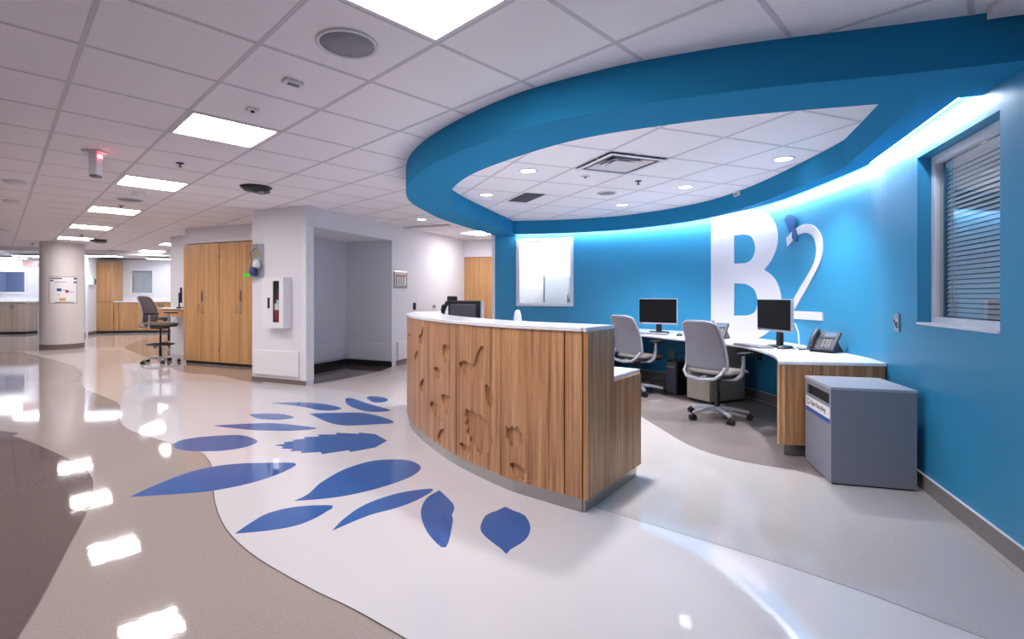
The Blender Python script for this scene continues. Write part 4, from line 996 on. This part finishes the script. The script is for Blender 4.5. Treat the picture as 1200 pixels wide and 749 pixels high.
def on_wall(u, v, w, h, name, label, cat, m, d=.008):
    q = WALL.s_of_u(u); p = WALL.off(q, .001); n = WALL.nrm(q); o = empty(name, (p.x, p.y, ZAT(v, p.y)), math.atan2(n.y, n.x), label, cat)
    box('plate', m, o, 0, d, -w/2, w/2, -h/2, h/2, .002); return o
o = on_wall(1052, 378, .09, .125, 'wall_outlet', 'steel wall plate with small connectors beside the blinded window', 'wall outlet', M_STEEL)
for yy, zz, m in ((-.018, .012, M_RED), (.015, .015, M_PAPER), (.0, -.008, M_BLACK), (-.02, -.022, M_PAPER), (.016, -.03, M_PURP)): box('connector', m, o, .008, .016, yy-.008, yy+.008, zz-.008, zz+.008, .002)
for u, v, lab, m in ((787, 415, 'pale outlet plate on the blue wall under the counter by the farther chair', M_PED), (881, 413, 'narrow pale plate on the blue wall under the counter beside the brass box', M_PED), (891, 416, 'black outlet box with brass contacts under the counter', M_BLACK)):
    o = on_wall(u, v, .075, .12, 'wall_outlet', lab, 'wall outlet', m)
    for zz in (-.028, .028): box('socket', mat('brass2', (170, 140, 80), .4, .6) if m is M_BLACK else M_GREYM, o, .008, .011, -.018, .018, zz-.016, zz+.016, .002)
MB().tube([(2.55, 6.95, .45), (2.50, 6.85, .30), (2.46, 6.75, .14), (2.36, 6.62, .05), (2.30, 6.60, .012)], .008).build('power_cable', M_BLACK)
tag(bpy.data.objects['power_cable'], 'black cable hanging from the outlet under the counter', 'cable')

# ---------------------------------------------------------------- column with its notice
cu, r0 = 73, .41; yc = 11.9; xc = (cu-CX)/FPX*yc
co = empty('column', (xc, yc, 0), 0, 'round white column with brown base standing in the hall', 'column')
MB().lathe([(r0, .10), (r0, ZC)], n=64).build('shaft', mat('column_cream', (214, 208, 206), .55), co); MB().lathe([(r0+.004, 0), (r0+.004, .115)], n=64).build('base_band', M_BASE, co)
no = empty('notice_frame', (xc, yc, 1.06), 0, 'thin framed notice with small pictures on the round column', 'notice')
a_c = math.atan2(-yc, -xc)+.05
def curved(name, m, a0, a1, z0, z1, rad, parent):
    n = 10; vs = []
    for i in range(n+1):
        a = a0+(a1-a0)*i/n; vs += [(rad*math.cos(a), rad*math.sin(a), z0), (rad*math.cos(a), rad*math.sin(a), z1), ((rad-.004)*math.cos(a), (rad-.004)*math.sin(a), z0), ((rad-.004)*math.cos(a), (rad-.004)*math.sin(a), z1)]
    fs = [(4*i, 4*i+4, 4*i+5, 4*i+1) for i in range(n)]+[(4*i+2, 4*i+3, 4*i+7, 4*i+6) for i in range(n)]+[(4*i+1, 4*i+5, 4*i+7, 4*i+3) for i in range(n)]+[(4*i, 4*i+2, 4*i+6, 4*i+4) for i in range(n)]
    return MB().add(vs, fs).build(name, m, parent)
def PW(x0, x1, z0, z1, m, name, rad=r0+.0075): curved(name, m, a_c-.64+1.28*x0, a_c-.64+1.28*x1, .62*z0, .62*z1, rad, no)
PW(0, 1, 0, 1, M_GREYM, 'frame', r0+.005); PW(.025, .975, .02, .98, M_PAPER, 'sheet', r0+.006)
for x0, x1, z0, z1, m in ((.05, .45, .91, .95, M_TXT), (.05, .16, .82, .87, M_TXT), (.17, .6, .78, .80, M_GREYM), (.86, .97, .90, .96, M_TXT), (.86, .97, .76, .82, M_TXT), (.28, .43, .45, .56, M_LBLUE), (.44, .56, .49, .51, M_GREYM), (.56, .68, .40, .50, mat('notice_red', (150, 50, 90), .6)), (.7, .86, .42, .44, M_GREYM), (.3, .36, .3, .34, M_ORNG), (.36, .58, .10, .20, mat('notice_orange', (214, 160, 80), .6)), (.2, .85, .035, .055, M_TXT)): PW(x0, x1, z0, z1, m, 'printed_mark')

# ---------------------------------------------------------------- things on the white walls
def wall_frame(name, p, dirv, z, label, cat):         # local +X along dirv, local -Y out of the wall (right of travel)
    return empty(name, (p.x, p.y, z), math.atan2(dirv.y, dirv.x), label, cat)
def on_face(u):
    k = (u-CX)/FPX; return (BL.x-k*BL.y)/(k*D24.y-D24.x)
sA, sB = on_face(317), on_face(341.5); pz = (BL+D24*sA)
fx = wall_frame('extinguisher_cabinet', BL+D24*sA, D24, ZAT(384, 7.1), 'white fire extinguisher cabinet on the white wall corner block', 'cabinet')
w, h = sB-sA, ZAT(325.5, 7.1)-ZAT(384, 7.1); d = .13
mb = MB().box(0, w, -.012, 0, 0, h).box(0, .012, -d, -.012, 0, h).box(w-.012, w, -d, -.012, 0, h).box(.012, w-.012, -d, -.012, 0, .012).box(.012, w-.012, -d, -.012, h-.012, h); mb.build('body', M_GUARD, fx)
g0, g1, gz0, gz1 = w*.50, w*.80, .08, h-.05
mb = MB().box(0, g0, -d-.014, -d, 0, h).box(g1, w, -d-.014, -d, 0, h).box(g0, g1, -d-.014, -d, 0, gz0).box(g0, g1, -d-.014, -d, gz1, h); dr = mb.build('door', M_GUARD, fx)
box('glass', M_GLASS, dr, g0, g1, -d-.008, -d-.004, gz0, gz1); box('pull', M_BLACK, dr, w*.27, w*.36, -d-.022, -d-.014, h*.39, h*.60, .002); box('liner', M_DARK, fx, .013, w-.013, -.02, -.013, .013, h-.013)
ex = empty('fire_extinguisher', fx.matrix_basis @ Vector((w*.60, -d*.60, .013)), fx.rotation_euler.z, 'red fire extinguisher with white label inside the wall cabinet', 'fire extinguisher')
MB().lathe([(.0001, 0), (.048, 0), (.05, .02), (.05, .38), (.035, .43), (.018, .45), (.018, .47), (.0001, .47)], n=24).build('tank', M_RED, ex); MB().lathe([(.0508, .24), (.0508, .38)], n=24).build('label', M_PAPER, ex)
box('valve', M_BLACK, ex, -.03, .03, -.025, .025, .47, .56, .005); MB().tube([(.02, -.02, .52), (.02, -.06, .45), (.0, -.055, .33)], .01).build('hose', M_BLACK, ex); box('label_band', M_RED, ex, -.02, .02, -.0525, -.0505, .355, .372)
# acrylic dispenser on the left corner of the block
dp = wall_frame('glove_dispenser', BL+D24*.01, D24, ZAT(331, 7.3), 'clear acrylic dispenser with purple and orange contents and green label', 'dispenser')
w, h, d = .235, .56, .13; mb = MB().box(0, .006, -d, 0, .07, h).box(w-.006, w, -d, 0, .07, h).box(.006, w-.006, -.006, 0, .07, h).box(.006, w-.006, -d, -d+.006, .07, h).box(.006, w-.006, -d+.006, -.006, .07, .076); mb.build('case', M_ACRYL, dp)
MB().lathe([(.0001, 0), (.055, .01), (.062, .06), (.05, .12), (.0001, .13)], c=(.085, -.065, .09), n=18).build('purple_pack', M_PURP, dp); MB().tube([(.12+.05*math.cos(a*.5), -.06, .37+.07*math.sin(a*.5)) for a in range(0, 12)], .012).build('orange_coil', M_ORNG, dp)
MB().lathe([(.0001, 0), (.05, .02), (.055, .07), (.03, .13), (.0001, .14)], c=(.15, -.065, .20), n=16).build('white_pack', M_PAPER, dp); box('green_label', M_GREEN, dp, -.03, .10, -d-.004, -d, .075, .125, .002)
MB().tube([(.04, -.1, .14), (.10, -.1, .3), (.05, -.09, .42), (.15, -.08, .48)], .008).build('grey_tube', M_GREYM, dp)
# plate with coloured lines, switch and knob on the corridor wall
def on_cor(u):
    k = (u-CX)/FPX; return (A2.x-k*A2.y)/(k*D66.y-D66.x)
s = on_cor(461); p = A2+D66*s; pl = wall_frame('wall_plate', p, D66, ZAT(337.5, p.y), 'grey gas control plate on the white corridor wall', 'wall plate'); w = on_cor(476.5)-s; h = .30
box('plate', M_STEEL, pl, 0, w, -.02, 0, 0, h, .012); box('sheet', M_PAPER, pl, .03, w-.06, -.023, -.02, .05, h-.03)
for k_ in range(4): box('gauge', M_GREYM, pl, .045+k_*(w-.12)/4, .075+k_*(w-.12)/4, -.028, -.023, .06, .19, .003)
box('red_strip', M_RED, pl, .04, w-.07, -.0245, -.023, .20, .222); box('green_strip', MATS['mid_grey'], pl, .04, w-.07, -.0245, -.023, .232, .245)
s = on_cor(485.5); p = A2+D66*s; o = wall_frame('wall_switch', p, D66, ZAT(363, p.y), 'black slim switch on the white corridor wall', 'switch'); box('plate', M_BLACK, o, -.045, .045, -.012, 0, 0, .13, .003); box('rocker', M_DKGREY, o, -.02, .02, -.018, -.012, .03, .10, .003)
s = on_cor(508); p = A2+D66*s; o = wall_frame('coat_hook', p, D66, ZAT(359, p.y), 'small round steel hook on the corridor wall near the door', 'wall hook'); MB().cyl((0, 0, 0), (0, -.03, 0), .035).cyl((0, -.03, 0), (0, -.05, 0), .02).build('knob', M_STEEL, o)

# ---------------------------------------------------------------- tall wood cabinets
def tall_cab(s0, s1, label, lock_side):
    o = empty('tall_cabinet', tuple(CB0+CT*s0)+(0,), math.atan2(CT.y, CT.x), label, 'cabinet'); w = s1-s0
    box('body', M_MAPLE, o, .004, w-.004, .022, .50, .07, 2.175, .002); box('toe_kick', M_BLACK, o, .004, w-.004, .05, .48, 0, .07)
    for x0, x1, hx in ((.004, w/2-.003, w/2-.055), (w/2+.003, w-.004, w/2+.055)):
        dr = box('door', M_MAPLE, o, x0, x1, .0, .02, .05, 2.172, .002)
        MB().tube([(hx, 0, .93), (hx, -.028, .945), (hx, -.028, 1.075), (hx, 0, 1.09)], .006).build('handle', M_STEEL, dr)
    box('lock_plate', M_STEEL, o, w/2+.006, w/2+.05, -.012, 0, 1.13, 1.33, .004)
    for z in (.25, 1.9): box('hinge', M_DKGREY, o, w-.010, w-.002, -.004, .0, z, z+.06)
def cab_s(u):
    k = (u-CX)/FPX; return (CB0.x-k*CB0.y)/(k*CT.y-CT.x)
sm_ = cab_s(257); tall_cab(0, sm_-.004, 'tall two-door maple cabinet next to the stool desk', 0); tall_cab(sm_+.004, cab_s(300)+.1, 'tall two-door maple cabinet partly behind the white corner block', 0)
# stool-height desk left of the cabinets
dk = empty('stool_desk', tuple(CB0-CT*.21+CN*.42)+(0,), math.atan2(CT.y, CT.x), 'high maple desk with pale top beyond the tall cabinets', 'desk')
box('top', M_QUARTZ, dk, -1.15, .15, 0, .31, .965, .995, .004); box('apron', M_MAPLE, dk, -1.12, .15, .03, .05, .82, .965); box('side_panel', M_MAPLE, dk, -1.12, -1.10, .05, .30, .82, .965); box('leg_panel', M_MAPLE, dk, .10, .13, .05, .30, 0, .965)
mo = empty('monitor', (-6.20, 10.04, .996), math.radians(122), 'black monitor seen edge-on at the stool desk by the cabinets', 'monitor')
box('housing', M_BLACK, mo, -.24, .24, 0, .035, .10, .40, .006); box('screen', M_SCREEN, mo, -.23, .23, -.003, 0, .11, .39); box('stand_neck', M_BLACK, mo, -.03, .03, .035, .06, .01, .3); box('stand_base', M_BLACK, mo, -.12, .12, -.06, .10, 0, .015, .004)

# ---------------------------------------------------------------- far end of the hall
bA, bB = Vector((-16.5, 9.15)), Vector((-8.8, 15.15))
slab('bulkhead', bA, bB, .15, ZC-.10, ZC+.03, M_TRIM, ceil)
def far_thing(name, u, label, cat, front=0, z=0, group=None):
    p = FA+FT*far_s(u)-FN*front; return empty(name, (p.x, p.y, z), math.atan2(FT.y, FT.x), label, cat, group)
def far_cabs(name, u0, u1, n, m, label, cat='cabinet', z1=1.02, depth=.55):
    o = far_thing(name, u0, label, cat, depth+.01); w = far_s(u1)-far_s(u0)
    box('body', m, o, 0, w, .02, depth, .08, z1, .002); box('toe_kick', M_DKGREY, o, 0, w, .06, depth, 0, .08)
    for k_ in range(n):
        dr = box('door', m, o, w*k_/n+.006, w*(k_+1)/n-.006, 0, .02, .09, z1-.01, .003); box('handle', M_STEEL, dr, w*(k_+(.86 if k_ % 2 == 0 else .10))/n, w*(k_+(.86 if k_ % 2 == 0 else .10))/n+.02, -.02, 0, z1-.2, z1-.08)
    return o
far_cabs('base_cabinet', -50, 14, 4, M_PALEW, 'pale laminate base cabinets under the left far counter, outer run'); far_cabs('base_cabinet', 14.3, 44, 2, M_PALEW, 'pale laminate base cabinets under the left far counter, beside the column')
o = far_thing('far_counter', -50, 'white countertop on the pale base cabinets', 'countertop', .59, 1.021); w = far_s(47)-far_s(-50); box('slab', M_QUARTZ, o, 0, w, 0, .58, 0, .04, .004); box('upstand', M_QUARTZ, o, 0, w, .56, .58, .04, .16)
o = far_cabs('pantry_cabinet', 121, 144, 1, M_MAPLE, 'tall maple cabinet with split doors at the far wall', z1=2.36, depth=.6)
w = far_s(144)-far_s(121); box('door_split', M_DKGREY, o, 0, w, -.004, .0, 1.03, 1.045)
far_cabs('base_cabinet', 150, 181, 1, M_MAPLE, 'low maple cabinet under the blinded far window'); far_cabs('base_cabinet', 181.3, 215, 2, M_MAPLE, 'low maple cabinet behind the drafting chair')
far_cabs('filler_cabinet', 144.4, 149.6, 1, M_MAPLE, 'narrow maple filler beside the tall far cabinet')
o = far_thing('far_counter', 144.4, 'white countertop on the low maple cabinets', 'countertop', .59, 1.021); w = far_s(215)-far_s(144.4); box('slab', M_QUARTZ, o, 0, w, 0, .58, 0, .04, .004); box('upstand', M_QUARTZ, o, 0, w, .56, .58, .04, .16)
for nm, wf_, lab in (('window_3', WFL[0], 0), ('window_4', WFL[1], 1)):
    a, b = FA+FT*far_s(wf_[0]), FA+FT*far_s(wf_[1]); o, w, h = window(nm, a, b, wf_[2], wf_[3], .07, .02, .06, M_TRIM)
    if lab:
        bb = empty('window_blind', o.location, o.rotation_euler.z, 'closed pale blind in the far window above the maple cabinets', 'blind')
        for k_ in range(22): box('slat', M_SLAT, bb, .08, w-.08, .07, .09, .08+k_*(h-.17)/22, .08+(k_+.9)*(h-.17)/22)
    else:
        rr = empty('wall_far_room', (a.x, a.y, 0), o.rotation_euler.z, kind='structure'); m = mat('far_room_blue', (150, 166, 200), .7)
        box('wall_face', m, rr, -.5, 4, 1.4, 1.5, 0, 2.5); box('wall_face', m, rr, -.6, -.5, .2, 1.5, 0, 2.5); box('wall_face', m, rr, 2.6, 2.7, .2, 1.5, 0, 2.5); box('ceiling_slab', M_TRIM, rr, -.6, 4, .2, 1.5, 2.5, 2.55)
        l = empty('ceiling_light', (a.x+.9, a.y+.9, 2.44), 0, 'light panel in the room behind the left far window', 'ceiling light'); box('diffuser', E_FAR, l, -.3, .3, -.3, .3, 0, .01)
        ct = empty('room_curtain', (a.x, a.y, 0), o.rotation_euler.z, 'violet blue curtain in the room behind the left far window', 'curtain')
        cs_ = [(1.0+i*.02, .75+.03*math.sin(i*1.1)) for i in range(24)]; box('track', M_ALU, ct, .95, 1.5, .72, .78, 2.3, 2.33)
        mb = MB(); mb.add([(x, y, z) for x, y in cs_ for z in (.3, 2.3)], [(2*i, 2*i+2, 2*i+3, 2*i+1) for i in range(23)], True).build('cloth', mat('curtain_violet', (92, 92, 178), .8), ct)
# nearer white wall stub right of the column with a wall dispenser, exit sign, far lights
wsA, wsB = Vector(((100-CX)/FPX*15.5, 15.5)), Vector(((113-CX)/FPX*16.4, 16.4)); 
wst = empty('wall_stub', (wsA.x, wsA.y, 0), kind='structure'); slab('wall_face', wsA-Vector((1.1, .1)), wsA, .12, 0, ZC, M_WHITE, wst); slab('wall_face', wsA, wsB, .12, 0, ZC, M_WHITE, wst); slab('base_strip', wsA-Vector((1.1, .1))+Vector((0, -.012)), wsA+Vector((0.01, -.012)), .012, 0, .1, M_BASE, wst); slab('base_strip', wsA+Vector((.012, -.01)), wsB+Vector((.012, -.01)), .012, 0, .1, M_BASE, wst)
pw = wsA.lerp(wsB, .45); tw = (wsB-wsA).normalized(); ds = empty('wall_dispenser', (pw.x, pw.y, 1.5), math.atan2(tw.y, tw.x), 'small wall dispenser with violet contents beyond the column', 'dispenser')
box('case', M_PAPER, ds, -.16, .16, -.10, 0, .08, .36, .01); box('violet_pack', M_PURP, ds, .0, .13, -.115, -.10, .10, .28, .01); box('green_label', M_GREEN, ds, -.15, -.05, -.115, -.10, .28, .36)
es = empty('exit_sign', ((35-CX)/FPX*16.0, 16.0, ZAT(313, 16.0)), math.atan2(FT.y, FT.x), 'red EXIT sign hanging before the far white wall', 'sign')
box('housing', M_PAPER, es, -.21, .21, 0, .05, 0, .24, .006); box('bracket', M_TRIM, es, -.04, .04, .01, .04, .25, ZC-ZAT(313, 16.0)-.01); text('letters', 'EXIT', .22, E_EXIT, es, Matrix(((1, 0, 0, -.195), (0, 0, -1, -.003), (0, 1, 0, .03), (0, 0, 0, 1))), .002)
for u, v, w in ((5, 306, .5), (120, 300, .45), (191, 303.5, .4), (40, 300, .45)):
    x, y = CE(u, v, ZC-.02); 
    if y > 17.2: y = 16.2; x = (u-CX)/FPX*y
    o = empty('ceiling_light', (x, y, ZC-.03), math.atan2(FT.y, FT.x), 'bright light panel in the ceiling strip beyond the far bulkhead', 'ceiling light', 'light panels beyond the bulkhead')
    box('frame', M_TRIM, o, -w-.03, w+.03, -.26, .26, 0, .03); box('diffuser', E_FAR, o, -w, w, -.22, .22, -.006, 0)
fb = empty('water_bottle', tuple(FA+FT*far_s(2)-FN*.35)+(1.062,), 0, 'grey dispenser bottle on the left far counter', 'bottle')
MB().lathe([(.0001, 0), (.08, 0), (.085, .05), (.08, .22), (.03, .28), (.03, .33), (.0001, .33)]).build('body', M_GREYM, fb); MB().tube([(0, 0, .33), (0, 0, .37), (.06, -.04, .37)], .012).build('pump', M_BLACK, fb)
